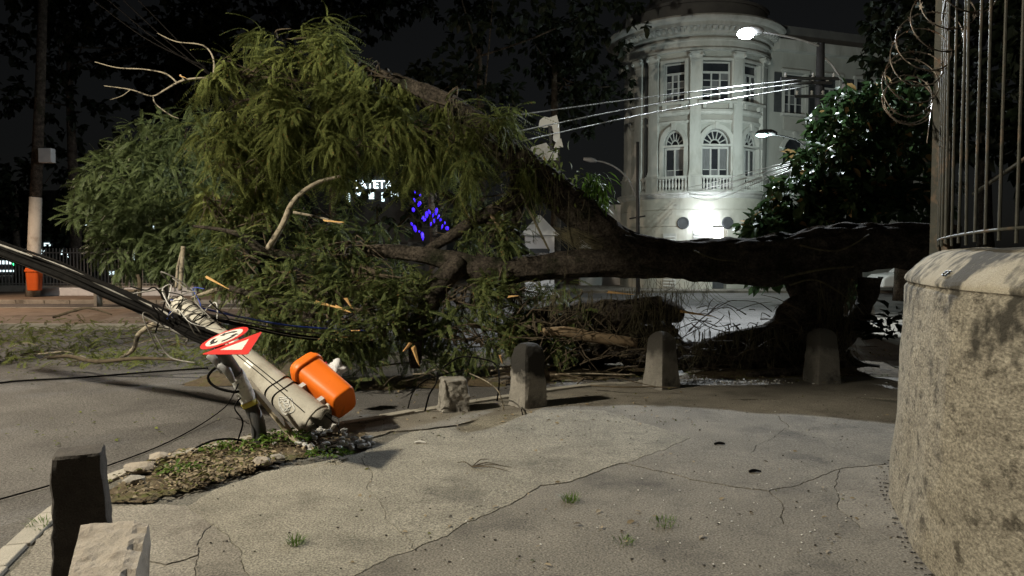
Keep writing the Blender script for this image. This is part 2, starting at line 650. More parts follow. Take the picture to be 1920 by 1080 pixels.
kp, _ = spline([Vector((a, b, 0)) for a, b in KERB], [0] * len(KERB), 8)
kp = dens([p for p in kp], .25)
knorm = []
for i in range(len(kp)):
    t = (kp[min(i + 1, len(kp) - 1)] - kp[max(i - 1, 0)]).normalized()
    knorm.append(Vector((t.y, -t.x, 0)))          # towards the pavement
pave_pts = [p + n * .1 for p, n in zip(kp, knorm)] + [Vector((26, -6, 0))]
mb = MB()
mb.prism([(p.x, p.y, -.15) for p in reversed(pave_pts)], [(p.x, p.y, -.014) for p in reversed(pave_pts)])
pavement = tag(mb.build('pavement', M['joint']), kind='structure')

# kerbstones
i = 0
k = 0
while i < len(kp) - 4:
    ln = random.choice((3, 4, 4, 5))
    j = min(i + ln, len(kp) - 1)
    if kp[i].y > 1.2 and kp[i].y < 21:
        mb = MB()
        dz = random.uniform(-.006, .008)
        w = .135 + random.uniform(-.008, .008)
        jj = random.uniform(-.008, .008)
        bot, top = [], []
        seq = list(range(i, j + 1))
        pts = [kp[q].copy() for q in seq]
        pts[0] = pts[0].lerp(pts[1], .03)
        pts[-1] = pts[-1].lerp(pts[-2], .03)
        outer = [p + knorm[q] * jj for p, q in zip(pts, seq)]
        inner = [p + knorm[q] * (w + jj) for p, q in zip(pts, seq)]
        n = len(seq)
        vs = [(p.x, p.y, -.16) for p in outer] + [(p.x + knorm[q].x * .012, p.y + knorm[q].y * .012, .004 + dz) for p, q in zip(outer, seq)] + \
             [(p.x, p.y, .006 + dz) for p in inner] + [(p.x, p.y, -.16) for p in inner]
        fs = []
        for b in range(3):
            for a in range(n - 1):
                fs.append((b * n + a, b * n + a + 1, (b + 1) * n + a + 1, (b + 1) * n + a))
        fs += [(0, n, 2 * n, 3 * n), (n - 1, 4 * n - 1, 3 * n - 1, 2 * n - 1)]
        mb.add(vs, fs)
        mb.build('kerbstone', M['kerb'], pavement, bevel=.008)
        k += 1
    i = j

# slabs (outlines on the ground)
def warp(p):
    q = Vector((p.x, p.y, 0))
    a = .06
    return Vector((p.x + a * noise.noise(q * 3.1) + .022 * noise.noise(q * 9) + .01 * noise.noise(q * 27), p.y + a * noise.noise(q * 3.1 + Vector((9, 4, 2))) + .022 * noise.noise(q * 9 + Vector((5, 1, 7))) + .01 * noise.noise(q * 27 + Vector((2, 6, 1))), 0))


def slab(name, px, mat, z=0.0, gap=.003, step=.03, world=None):
    pts = [G(u, v) for u, v in px] if world is None else [Vector((a, b, 0)) for a, b in world]
    pts = dens(pts + [pts[0]], step)[:-1]
    pts = [warp(p) for p in pts]
    area = sum(pts[i].x * pts[(i + 1) % len(pts)].y - pts[(i + 1) % len(pts)].x * pts[i].y for i in range(len(pts)))
    if area < 0:
        pts.reverse()
    n = len(pts)
    ins = []
    for i in range(n):
        t = pts[(i + 1) % n] - pts[i - 1]
        if t.length < 1e-6:
            t = Vector((1, 0, 0))
        t.normalize()
        ins.append(pts[i] + Vector((-t.y, t.x, 0)) * gap)
    mb = MB()
    mb.prism([(p.x, p.y, -.013) for p in ins], [(p.x, p.y, z) for p in ins])
    return mb.build(name, mat, pavement)


A1 = [(345, 950), (420, 912), (520, 880), (700, 846), (770, 808), (868, 800), (905, 782), (1010, 768), (1130, 770), (1300, 822), (1170, 868),
      (1075, 905), (1005, 912), (960, 945), (870, 985), (775, 1030), (700, 930), (690, 880)]
A2 = [(345, 950), (420, 912), (520, 880), (690, 848), (690, 880), (700, 930), (775, 1030), (640, 1090), (600, 1180), (490, 1240), (470, 1080), (440, 1010), (385, 985)]
slab('slab', [(690, 848), (770, 808), (868, 800), (905, 782), (1010, 768), (1130, 770), (1300, 822), (1170, 868), (1075, 905), (1005, 912), (960, 945),
              (870, 985), (775, 1030), (700, 930), (690, 880)], M['concrete_pale'], .004, .002)
slab('slab', A2, M['concrete_pale'], .002, .003)
slab('slab', [(1130, 770), (1250, 742), (1420, 752), (1480, 800), (1400, 850), (1300, 822)], M['concrete_grey'], .001)
slab('slab', [(1420, 752), (1560, 742), (1800, 770), (1800, 868), (1640, 872), (1570, 880), (1450, 925), (1300, 900), (1170, 868), (1300, 822), (1400, 850), (1480, 800)],
     M['concrete_grey'], .003)
slab('slab', [(1570, 880), (1640, 872), (1800, 868), (1900, 1000), (1900, 1120), (1720, 1020), (1600, 985), (1575, 950)], M['concrete_rose'], .0)
slab('slab', [(960, 945), (1005, 912), (1075, 905), (1170, 868), (1300, 900), (1450, 925), (1480, 985), (1200, 1010), (1060, 990)], M['concrete_grey'], -.001)
slab('slab', [(960, 945), (1060, 990), (1200, 1010), (1480, 985), (1450, 925), (1570, 880), (1575, 950), (1600, 985), (1720, 1020), (1900, 1120), (2000, 1300),
              (1300, 1500), (900, 1300), (600, 1180), (640, 1090), (775, 1030), (870, 985)], M['concrete_grey'], .001)
slab('slab', [(220, 945), (345, 950), (385, 985), (362, 1040), (300, 1060), (215, 1045), (190, 990)], M['concrete_rose'], .003)
slab('slab', [(385, 985), (440, 1010), (470, 1080), (490, 1240), (380, 1200), (362, 1040)], M['concrete_grey'], .0)
slab('slab', [(100, 985), (160, 955), (220, 945), (190, 990), (215, 1045), (300, 1060), (362, 1040), (380, 1200), (300, 1400), (-60, 1300), (-10, 1120)], M['concrete_rose'], -.002)
# strip between pale slab and kerb, behind
slab('slab', None, M['concrete_grey'], .0, world=[(-1.38, 6.1), (-1.1, 6.62), (-.55, 6.85), (-.3, 7.15), (.28, 7.55), (.95, 7.5), (1.75, 8.2), (1.5, 9.15), (.95, 8.86), (.05, 8.2), (-.75, 7.55), (-1.4, 6.95)])
slab('slab', None, M['concrete_grey'], .0, world=[(1.75, 8.2), (2.7, 8.1), (3.9, 8.2), (5.6, 7.9), (5.4, 9.7), (4.2, 10.0), (3.2, 9.6), (2.6, 9.55), (1.95, 9.3), (1.5, 9.15)])
slab('slab', None, M['concrete_grey'], .0, world=[(5.5, 10.2), (9, 10), (12, 14), (13, 20), (9, 19.2), (6.4, 16.9), (4.9, 14), (4.0, 11.6)])

# tree pit and verge soil
def mound(name, poly, h, mat, z0=-.01, parent=None, step=.12, seed=0):
    """soil patch: filled outline with a rising, noisy surface"""
    bm = bmesh.new()
    xs = [p[0] for p in poly]
    ys = [p[1] for p in poly]

    def inside(x, y):
        r = False
        j = len(poly) - 1
        for i in range(len(poly)):
            xi, yi = poly[i]
            xj, yj = poly[j]
            if (yi > y) != (yj > y) and x < (xj - xi) * (y - yi) / (yj - yi) + xi:
                r = not r
            j = i
        return r

    def edge(x, y):
        d = 9
        for i in range(len(poly)):
            a, b = Vector(poly[i]), Vector(poly[(i + 1) % len(poly)])
            ab = b - a
            t = max(0, min(1, (Vector((x, y)) - a).dot(ab) / max(ab.length_squared, 1e-9)))
            d = min(d, (a + ab * t - Vector((x, y))).length)
        return d
    nx = int((max(xs) - min(xs)) / step) + 2
    ny = int((max(ys) - min(ys)) / step) + 2
    g = {}
    for i in range(nx):
        for j in range(ny):
            x, y = min(xs) + i * step, min(ys) + j * step
            if inside(x, y):
                e = min(1, edge(x, y) / .35)
                z = z0 + h * e + .03 * e * noise.noise(Vector((x * 4, y * 4, seed))) + .015 * e * noise.noise(Vector((x * 11, y * 11, seed)))
                g[i, j] = bm.verts.new((x, y, z))
    for (i, j) in list(g):
        if (i + 1, j) in g and (i, j + 1) in g and (i + 1, j + 1) in g:
            bm.faces.new((g[i, j], g[i + 1, j], g[i + 1, j + 1], g[i, j + 1]))
    me = bpy.data.meshes.new(name)
    bm.to_mesh(me)
    bm.free()
    me.polygons.foreach_set('use_smooth', [True] * len(me.polygons))
    o = link_mesh(name, me, mat, parent)
    if parent is None:
        tag(o, kind='structure')
    return o


VERGE = [(-2.80, 4.75), (-2.83, 5.3), (-2.62, 5.85), (-2.2, 6.42), (-1.78, 6.8), (-1.42, 7.0), (-1.25, 6.55), (-1.36, 6.05), (-1.75, 5.6), (-2.1, 5.0), (-2.35, 4.66), (-2.6, 4.62)]
mound('soil', VERGE, .035, M['soil'], -.006, step=.07)
mound('soil', [(1.9, 9.55), (3.0, 9.3), (4.2, 9.6), (5.4, 9.4), (5.7, 10.6), (4.6, 11.6), (3.6, 11.0), (3.0, 10.4), (2.3, 9.9)], .10, M['soil'], -.03, step=.1, seed=3)
# heap of dirt and litter under the crown (on the road)
mound('soil', [(-4.5, 9.6), (-2, 9.2), (0, 9.6), (1.6, 10.2), (2.6, 11), (2, 12.5), (-1, 13), (-4.5, 12.5)], .09, M['soil'], -.14, step=.13, seed=5)

# far side: pavement at the corner building, traffic island, park pavement
def plat(name, poly, z0, z1, mat, parent=None, kerb=None):
    mb = MB()
    mb.prism([(a, b, z0) for a, b in poly], [(a, b, z1) for a, b in poly])
    o = mb.build(name, mat, parent, bevel=.02)
    if parent is None:
        tag(o, kind='structure')
    return o


plat('far_pavement', [(-3, 34.0), (40, 34.0), (60, 90), (-3, 90)], -.16, .0, M['concrete_grey'])
isl = plat('traffic_island', [(-22, 17.3), (-5.9, 17.0), (-5.2, 17.8), (-5.4, 22.2), (-22, 22.8)], -.16, -.01, M['island_dirt'])
x = -22.0
while x < -6.6:
    mb = MB()
    ln = random.uniform(.85, 1.05)
    mb.box((x + ln / 2, 17.24 + (x + 14) * -.0186 - .06, -.07), (ln - .02, .16, .16))
    mb.build('kerbstone', M['kerb'], isl, bevel=.012)
    mb = MB()
    mb.box((x + ln / 2, 22.5 + (x + 14) * -.036 + .08, -.07), (ln - .02, .16, .16))
    mb.build('kerbstone', M['kerb'], isl, bevel=.012)
    x += ln
park = plat('park_ground', [(-60, 26.5), (-4, 26.5), (-3.2, 34), (-3.2, 90), (-60, 90)], -.16, .0, M['island_dirt'])
x = -40.0
while x < -5:
    mb = MB()
    ln = random.uniform(.9, 1.1)
    mb.box((x + ln / 2, 26.42, -.07), (ln - .02, .16, .17))
    mb.build('kerbstone', M['kerb'], park, bevel=.012)
    x += ln

# ================================================================== LAMPS THAT LIGHT THE PLACE
def pt_light(name, loc, power, colr, parent, radius=.08, spot=None, aim=None):
    d = bpy.data.lights.new(name, 'SPOT' if spot else 'POINT')
    d.energy = power
    d.color = colr
    d.shadow_soft_size = radius
    o = bpy.data.objects.new(name, d)
    col.objects.link(o)
    o.parent = parent
    o.location = Vector(loc) - ORG[parent.name]
    if spot:
        d.spot_size = math.radians(spot)
        d.spot_blend = .35
        dv = (Vector(aim) - Vector(loc)).normalized()
        o.rotation_euler = dv.to_track_quat('-Z', 'Y').to_euler()
    return o


# lamp over the street, left of the frame
kr = empty('street_lamp', (-10.2, 3.3, -.12), 'tall street lamp with curved arm over the road at far left', 'street lamp')
MB().tube([(-10.2, 3.3, -.12), (-10.2, 3.3, 3), (-10.2, 3.3, 6.6), (-10.0, 3.3, 7.35), (-9.5, 3.3, 7.64), (-8.7, 3.3, 7.70)], [.09, .075, .06, .05, .045, .04], 12, sub=4).build('pole', M['lamp_housing'], kr, smooth=True)
MB().prism([(-8.8, 3.18, 7.64), (-8.1, 3.18, 7.62), (-8.1, 3.42, 7.62), (-8.8, 3.42, 7.64)], [(-8.8, 3.22, 7.76), (-8.2, 3.22, 7.72), (-8.2, 3.38, 7.72), (-8.8, 3.38, 7.76)]).build('lamp_head', M['lamp_housing'], kr, bevel=.02)
MB().box((-8.42, 3.3, 7.615), (.5, .18, .02)).build('lens', M['key_lens'], kr)
pt_light('lamp_light', KEY_POS, KEY_W, (1.0, .92, .735), kr, .22, 150, (-1.5, 7.0, 0))
k2 = empty('street_lamp', (-20.5, 22, -.12), 'orange street lamp beyond the left edge by the traffic island', 'street lamp')
MB().tube([(-20.5, 22, -.12), (-20.5, 22, 3), (-20.5, 22, 6.2), (-20.2, 22, 6.7), (-19.4, 22, 6.85)], [.09, .075, .06, .05, .04], 12, sub=4).build('pole', M['lamp_housing'], k2, smooth=True)
MB().prism([(-19.5, 21.88, 6.78), (-18.8, 21.88, 6.76), (-18.8, 22.12, 6.76), (-19.5, 22.12, 6.78)], [(-19.5, 21.92, 6.9), (-18.9, 21.92, 6.86), (-18.9, 22.08, 6.86), (-19.5, 22.08, 6.9)]).build('lamp_head', M['lamp_housing'], k2, bevel=.02)
MB().box((-19.15, 22, 6.755), (.5, .18, .02)).build('lens', M['key_lens'], k2)
pt_light('lamp_light', (-19.1, 22, 6.6), 2600, (1.0, .75, .55), k2, .1, 150, (-14, 22, 0))

# utility pole with the lit lamp, an unlit lamp and crossarms
up = empty('utility_pole', (7.92, 19.0, -.02), 'dark concrete utility pole carrying the brightest lamp, in front of the corner building', 'utility pole')
MB().tube([(7.92, 19, -.05), (7.92, 19, 3.5), (7.92, 19, 7.05)], [.15, .125, .1], 14).build('pole', M['dark_metal'], up, smooth=True)
MB().tube([(7.92, 18.95, 6.95), (7.2, 18.97, 7.18), (6.3, 19, 7.36)], [.028] * 3, 8, sub=4).build('arm', M['lamp_housing'], up, smooth=True)
MB().tube([(6.45, 19, 7.36), (6.3, 19, 7.38), (6.1, 19, 7.37), (5.86, 19, 7.34)], [.05, .11, .13, .06], 10, sub=3).build('lamp_head', M['lamp_housing'], up, smooth=True)
mb = MB()
mb.rock((5.96, 18.9, 7.26), (.44, .28, .28), 3, 2, .02)
mb.build('lens', M['led_white'], up, smooth=True)  # lens enlarged so the lamp's bloom is part of the shape
pt_light('lamp_light', LED_POS + Vector((-.05, -.2, -.16)), LED_W, (.86, .94, 1.0), up, .07, 165, LED_POS + Vector((-.55, -.5, -.8)))
a1 = [P(1541, 104, 19), P(1560, 122, 18.9), P(1578, 150, 18.7)]
MB().tube(a1, [.03] * 3, 8, sub=4).build('arm', M['lamp_housing'], up, smooth=True)
h = P(1583, 166, 18.7)
MB().lathe(h, [(.02, .12), (.06, .1), (.07, 0), (.055, -.1), (.11, -.16), (.09, -.2)], 12).build('lamp_head', M['lamp_housing'], up, smooth=True)
for zz, l in ((150, 1.5), (158, 1.1), (183, .8)):
    c = P(1515, zz, 18.95)
    MB().box((c.x, c.y - .14, c.z), (l, .08, .07)).build('crossarm', M['dark_metal'], up)
    for dx in (-.42, .05, .4):
        MB().lathe((c.x + dx * l, c.y - .14, c.z + .03), [(.02, 0), (.04, .02), (.025, .06), (.04, .09), (.015, .12)], 8).build('insulator', M['grey_plastic'], up, smooth=True)

# small lamp beside the pole
sp = empty('street_lamp', tuple(G(1512, 552)), 'small street lamp with a greenish lens before the side wing', 'street lamp')
b0 = ORG[sp.name]
Yl = b0.y
MB().tube([b0, P(1512, 400, Yl), P(1511, 268, Yl)], [.08, .07, .05], 10).build('pole', M['dark_metal'], sp, smooth=True)
MB().tube([P(1511, 275, Yl), P(1490, 261, Yl - .1), P(1462, 254, Yl - .2), P(1446, 252, Yl - .3)], [.03] * 4, 8, sub=3).build('arm', M['dark_metal'], sp, smooth=True)
q = P(1436, 251, Yl - .3)
MB().tube([q + Vector((.45, 0, .02)), q + Vector((.2, 0, .06)), q + Vector((-.2, 0, .04)), q + Vector((-.4, 0, -.02))], [.06, .13, .14, .05], 10, sub=2).build('lamp_head', M['dark_metal'], sp, smooth=True)
MB().rock(q + Vector((-.18, -.06, -.07)), (.5, .22, .14), 1, 2, .02).build('lens', M['led_small'], sp, smooth=True)
pt_light('lamp_light', q + Vector((-.18, -.1, -.25)), 720, (.85, 1.0, .95), sp, .08)

# unlit lamp on a thin post left of the building
lp = empty('street_lamp', (P(1196, 500, 28).x, 28, -.12), 'unlit street lamp on thin post with long curved arm, left of the building', 'street lamp')
MB().tube([P(1196, 552, 28), P(1196, 400, 28), P(1196, 266, 28)], [.085, .075, .065], 10).build('pole', M['dark_metal'], lp, smooth=True)
MB().tube([P(1194, 372, 28), P(1180, 340, 28), P(1160, 318, 28), P(1135, 305, 28), P(1112, 301, 28)], [.03] * 5, 8, sub=4).build('arm', M['lamp_housing'], lp, smooth=True)
MB().tube([P(1118, 302, 28), P(1108, 300, 28), P(1094, 298, 28)], [.05, .1, .05], 8, sub=3).build('lamp_head', M['lamp_housing'], lp, smooth=True)
MB().tube([P(1180, 410, 28), P(1210, 405, 28)], .03, 6).build('crossarm', M['dark_metal'], lp)

# ================================================================== CORNER BUILDING
BX, BY, BR = 9.62, 39.2, 3.62
bld = empty('corner_building', (BX, BY, 0), 'pale three storey corner building with rounded front, arched windows and balustrade', 'building')


def C(a, r, z):
    a = math.radians(a)
    return Vector((BX + r * math.sin(a), BY - r * math.cos(a), z))


def arcp(mb, a0, a1, prof, n=None):
    """sweep a closed (r,z) outline along an arc"""
    n = n or max(1, int(abs(a1 - a0) / 3))
    k = len(prof)
    vs = []
    for i in range(n + 1):
        a = a0 + (a1 - a0) * i / n
        vs += [C(a, r, z) for r, z in prof]
    fs = []
    for i in range(n):
        for j in range(k):
            fs.append((i * k + j, (i + 1) * k + j, (i + 1) * k + (j + 1) % k, i * k + (j + 1) % k))
    fs += [tuple(range(k)), tuple(range(n * k + k - 1, n * k - 1, -1))]
    return mb.add(vs, fs)


def rect(r0, r1, z0, z1):
    return [(r0, z0), (r0, z1), (r1, z1), (r1, z0)]


A0, A1_ = -112, 62
WIN = [(-28, 8.6), (4, 12.0), (36, 10.5)]       # centre angle, half width in degrees
# wall by storeys
wall = MB()
RI = BR - .32
ed = [A0]
for a, w in WIN:
    ed += [a - w, a + w]
ed.append(A1_)
for i in range(0, len(ed), 2):
    arcp(wall, ed[i], ed[i + 1], rect(RI, BR, 4.6, 12.0))
for a, w in WIN:
    arcp(wall, a - w, a + w, rect(RI, BR, 7.86, 9.05))
    arcp(wall, a - w, a + w, rect(RI, BR, 11.0, 12.0))
    # spandrel above the arched opening
    hw = math.radians(w) * BR
    n = 16
    for k in range(n):
        x0, x1 = -1 + 2 * k / n, -1 + 2 * (k + 1) / n
        zz = 6.98 + .8 * math.sqrt(max(0, 1 - ((x0 + x1) / 2) ** 2))
        arcp(wall, a + w * x0, a + w * x1, rect(RI, BR, zz, 7.87), 1)
wall.build('wall', M['facade'], bld)
# ground storey, slightly proud, with grooves; opening for the lit door
gs = MB()
D0, D1 = 1.5, 12.5
for z0, z1 in ((0, .6), (.64, 1.5), (1.54, 2.15), (2.19, 3.02), (3.06, 3.84), (3.88, 4.42)):
    if z1 <= 3.02:
        arcp(gs, A0, D0, rect(RI, BR + .16, z0, z1))
        arcp(gs, D1, A1_, rect(RI, BR + .16, z0, z1))
    else:
        arcp(gs, A0, A1_, rect(RI, BR + .16, z0, z1))
arcp(gs, A0, D0, rect(RI, BR + .13, 0, 3.05))
arcp(gs, D1, A1_, rect(RI, BR + .13, 0, 3.05))
arcp(gs, A0, A1_, rect(RI, BR + .13, 3.06, 4.5))
gs.build('ground_storey', M['facade_base'], bld)
mb = MB()
arcp(mb, D0 + .1, D1 - .1, rect(BR - .25, BR - .2, 2.15, 3.0))
mb.build('lit_transom', M['lit_opening'], bld)
mb = MB()
arcp(mb, D0 + .1, D1 - .1, rect(BR - .2, BR - .12, 0, 2.1))
dr = mb.build('door', M['shutter_dark'], bld)
MB().box(C(7, BR - .1, 1.05), (.05, .05, .3)).build('handle', M['lamp_housing'], dr)
# louvred shutter under the floodlight, and low doors
for a, w, z0, z1 in ((-8.5, 4.2, 1.2, 2.9), (-30, 5, 0, 2.7), (34, 6, 0, 2.7)):
    mb = MB()
    arcp(mb, a - w, a + w, rect(BR + .15, BR + .2, z0, z1))
    sh = mb.build('shutter', M['moulding'], bld)
    z = z0 + .12
    while z < z1 - .1:
        mb = MB()
        arcp(mb, a - w * .9, a + w * .9, [(BR + .19, z), (BR + .24, z - .03), (BR + .24, z), (BR + .2, z + .05)], 2)
        mb.build('slat', M['moulding'], sh)
        z += .15
# round vents
for a in (-20, 12.5):
    c = C(a, BR + .15, 3.2)
    R = Matrix.Rotation(math.radians(a), 3, 'Z') @ Matrix.Rotation(math.radians(90), 3, 'X')
    MB().lathe(c, [(.3, -.02), (.3, .05), (.25, .07), (.24, .03), (.05, .03)], 20, R).build('round_vent', M['shutter_dark'], bld)
# balcony slab, plinths, balustrades
mb = MB()
arcp(mb, A0, A1_, [(RI, 4.42), (RI, 4.72), (BR + .34, 4.72), (BR + .34, 4.66), (BR + .26, 4.6), (BR + .22, 4.5), (BR + .16, 4.42)])
mb.build('balcony_slab', M['moulding'], bld)
PIL = [-76, -59, -44, -12, 20, 52]
for a in PIL:
    mb = MB()
    arcp(mb, a - 4.8, a + 4.8, rect(BR + .02, BR + .3, 4.72, 5.42), 2)
    arcp(mb, a - 5.3, a + 5.3, rect(BR + .01, BR + .34, 5.42, 5.52), 2)
    mb.build('plinth', M['facade'], bld)
bal_prof = [(.055, 0), (.055, .05), (.03, .08), (.06, .2), (.062, .26), (.028, .42), (.03, .47), (.055, .5), (.055, .55)]
tm = MB().lathe((0, 0, 0), bal_prof, 8)
bal_me = bpy.data.meshes.new('baluster')
bal_me.from_pydata(tm.v, [], tm.f)
bal_me.materials.append(M['moulding'])
for a, b in ((-59, -44), (-44, -12), (-12, 20), (20, 52)):
    a, b = a + 5.2, b - 5.2
    mb = MB()
    arcp(mb, a, b, rect(BR + .12, BR + .28, 5.36, 5.48))
    arcp(mb, a, b, rect(BR + .12, BR + .28, 4.725, 4.8))
    r_ = mb.build('balustrade', M['moulding'], bld)
    n = max(2, int((b - a) / 2.35))
    for i in range(n):
        o = bpy.data.objects.new('baluster', bal_me)
        col.objects.link(o)
        o.parent = r_
        o.location = C(a + (b - a) * (i + .5) / n, BR + .2, 4.8) - ORG[bld.name]
# pilasters
for a in PIL:
    mb = MB()
    arcp(mb, a - 3.9, a + 3.9, rect(BR + .005, BR + .2, 5.75, 10.98), 3)
    pl = mb.build('pilaster', M['moulding'], bld)
    mb = MB()
    arcp(mb, a - 4.6, a + 4.6, rect(BR + .006, BR + .27, 5.52, 5.62), 3)
    arcp(mb, a - 4.3, a + 4.3, rect(BR + .006, BR + .24, 5.62, 5.75), 3)
    mb.build('pilaster_base', M['moulding'], pl)
    mb = MB()
    arcp(mb, a - 4.1, a + 4.1, rect(BR + .006, BR + .23, 10.98, 11.06), 3)
    arcp(mb, a - 4.5, a + 4.5, [(BR + .006, 11.06), (BR + .006, 11.4), (BR + .34, 11.4), (BR + .32, 11.3), (BR + .24, 11.15), (BR + .22, 11.06)], 3)
    for s in (-1, 1):
        c = C(a + s * 4.3, BR + .3, 11.24)
        mb.rock(c, (.2, .2, .2), 1, 1, .05)
    mb.build('capital', M['moulding'], pl)
    if a in (-59, -44):
        mb = MB()
        arcp(mb, a - 7 if a == -44 else a + 5, a - 5.8 if a == -44 else a + 6.2, rect(BR + .001, BR + .05, 5.6, 11.2), 1)
# string courses between pilasters
for a, b in zip(PIL[:-1], PIL[1:]):
    if b < -59:
        continue
    a, b = a + 4.0, b - 4.0
    mb = MB()
    arcp(mb, a, b, [(BR + .004, 8.0), (BR + .004, 8.16), (BR + .12, 8.16), (BR + .09, 8.06)])
    mb.build('string_course', M['moulding'], bld)
    mb = MB()
    arcp(mb, a, b, [(BR + .004, 8.42), (BR + .004, 8.66), (BR + .16, 8.66), (BR + .18, 8.56), (BR + .1, 8.46)])
    mb.build('string_course', M['moulding'], bld)
    mb = MB()
    arcp(mb, a, b, rect(BR + .003, BR + .025, 8.68, 9.0))
    mb.build('panel', M['facade_ochre'], bld)
    mb = MB()
    arcp(mb, a, b, rect(BR + .003, BR + .02, 8.17, 8.41))
    mb.build('panel', M['facade_ochre'], bld)


def frame_T(a, r):
    """local frame: x along the wall, y outward, z up"""
    ar = math.radians(a)
    t = Vector((math.cos(ar), math.sin(ar), 0))
    n = Vector((math.sin(ar), -math.cos(ar), 0))
    o = C(a, r, 0)

    def f(x, y, z):
        return o + t * x + n * y + Vector((0, 0, z))
    return f


def lbox(mb, f, x0, x1, y0, y1, z0, z1):
    vs = [f(x0, y0, z0), f(x1, y0, z0), f(x1, y1, z0), f(x0, y1, z0), f(x0, y0, z1), f(x1, y0, z1), f(x1, y1, z1), f(x0, y1, z1)]
    return mb.add(vs, [(3, 2, 1, 0), (4, 5, 6, 7), (0, 1, 5, 4), (1, 2, 6, 5), (2, 3, 7, 6), (3, 0, 4, 7)])


def window(f, hw, z0, z1, cols, zt, parent, rows=3, name='window', fm='window_frame', fw=.06):
    """rectangular casement: frame mesh with panes as sub-parts"""
    mb = MB()
    lbox(mb, f, -hw, -hw + fw, -.06, .03, z0, z1)
    lbox(mb, f, hw - fw, hw, -.06, .03, z0, z1)
    lbox(mb, f, -hw + fw, hw - fw, -.06, .03, z0, z0 + fw)
    lbox(mb, f, -hw + fw, hw - fw, -.06, .03, z1 - fw, z1)
    lbox(mb, f, -hw + fw, hw - fw, -.05, .035, zt - fw * .8, zt + fw * .8)
    xs = [-hw + fw + (2 * hw - 2 * fw) * i / cols for i in range(cols + 1)]
    for x_ in xs[1:-1]:
        lbox(mb, f, x_ - fw * .6, x_ + fw * .6, -.05, .025, z0 + fw, zt - fw * .8)
    zs = [z0 + fw + (zt - fw * .8 - z0 - fw) * i / rows for i in range(rows + 1)]
    for z in zs[1:-1]:
        for i in range(cols):
            lbox(mb, f, xs[i] + fw * .6, xs[i + 1] - fw * .6, -.03, .0, z - .018, z + .018)
    w = mb.build(name, M[fm], parent)
    for i in range(cols):
        for j in range(rows):
            lbox(MBG := MB(), f, xs[i] + .01, xs[i + 1] - .01, -.045, -.032, zs[j], zs[j + 1] - .002)
            MBG.build('pane', M['curtain' if (i * 7 + j * 3 + int(f(0, 0, 0).x * 10)) % 5 < 2 else 'window_glass'], w)
    if z1 - zt > .15:
        lbox(MBG := MB(), f, -hw + fw, hw - fw, -.045, -.032, zt, z1 - fw)
        MBG.build('pane', M['window_glass'], w)
    return w


def fan(f, hw, zc, h, parent, spokes=7):
    """half round fanlight"""
    mb = MB()
    n = 18
    pts = [(math.cos(math.pi * i / n), math.sin(math.pi * i / n)) for i in range(n + 1)]
    for r0, r1, y0, y1 in ((.9, 1.02, -.06, .03), (.34, .42, -.05, .02)):
        for i in range(n):
            (c0, s0), (c1, s1) = pts[i], pts[i + 1]
            q = [(c0 * r0, s0 * r0), (c0 * r1, s0 * r1), (c1 * r1, s1 * r1), (c1 * r0, s1 * r0)]
            mb.prism([f(a * hw, y0, zc + b * h) for a, b in q], [f(a * hw, y1, zc + b * h) for a, b in q])
    for k in range(1, spokes):
        a = math.pi * k / spokes
        d = (math.cos(a), math.sin(a))
        p = (-d[1] * .035, d[0] * .035)
        q = [(d[0] * .4 - p[0], d[1] * .4 - p[1]), (d[0] * .4 + p[0], d[1] * .4 + p[1]), (d[0] * .92 + p[0], d[1] * .92 + p[1]), (d[0] * .92 - p[0], d[1] * .92 - p[1])]
        mb.prism([f(a_ * hw, -.05, zc + b_ * h) for a_, b_ in q], [f(a_ * hw, .01, zc + b_ * h) for a_, b_ in q])
    w = mb.build('fanlight', M['window_frame'], parent)
    for k in range(spokes):
        a, b = math.pi * k / spokes, math.pi * (k + 1) / spokes
        q = [(math.cos(a) * .38, math.sin(a) * .38), (math.cos(a) * .95, math.sin(a) * .95), (math.cos((a + b) / 2) * .96, math.sin((a + b) / 2) * .96), (math.cos(b) * .95, math.sin(b) * .95), (math.cos(b) * .38, math.sin(b) * .38)]
        g = MB()
        g.prism([f(a_ * hw, -.045, zc + b_ * h) for a_, b_ in q], [f(a_ * hw, -.035, zc + b_ * h) for a_, b_ in q])
        g.build('pane', M['window_glass'], w)
    return w


def arch_mould(f, hw, zc, h, t, parent, y0=.0, y1=.1, mat='moulding'):
    mb = MB()
    n = 20
    for i in range(n):
        a, b = math.pi * i / n, math.pi * (i + 1) / n
        q = [(math.cos(a) * hw, math.sin(a) * h), (math.cos(a) * (hw + t), math.sin(a) * (h + t)), (math.cos(b) * (hw + t), math.sin(b) * (h + t)), (math.cos(b) * hw, math.sin(b) * h)]
        mb.prism([f(x_, y0, zc + z_) for x_, z_ in q], [f(x_, y1, zc + z_) for x_, z_ in q])
    lbox(mb, f, -.1, .1, y0, y1 + .05, zc + h - .02, zc + h + t + .1)
    return mb.build('window_arch', M[mat], parent)


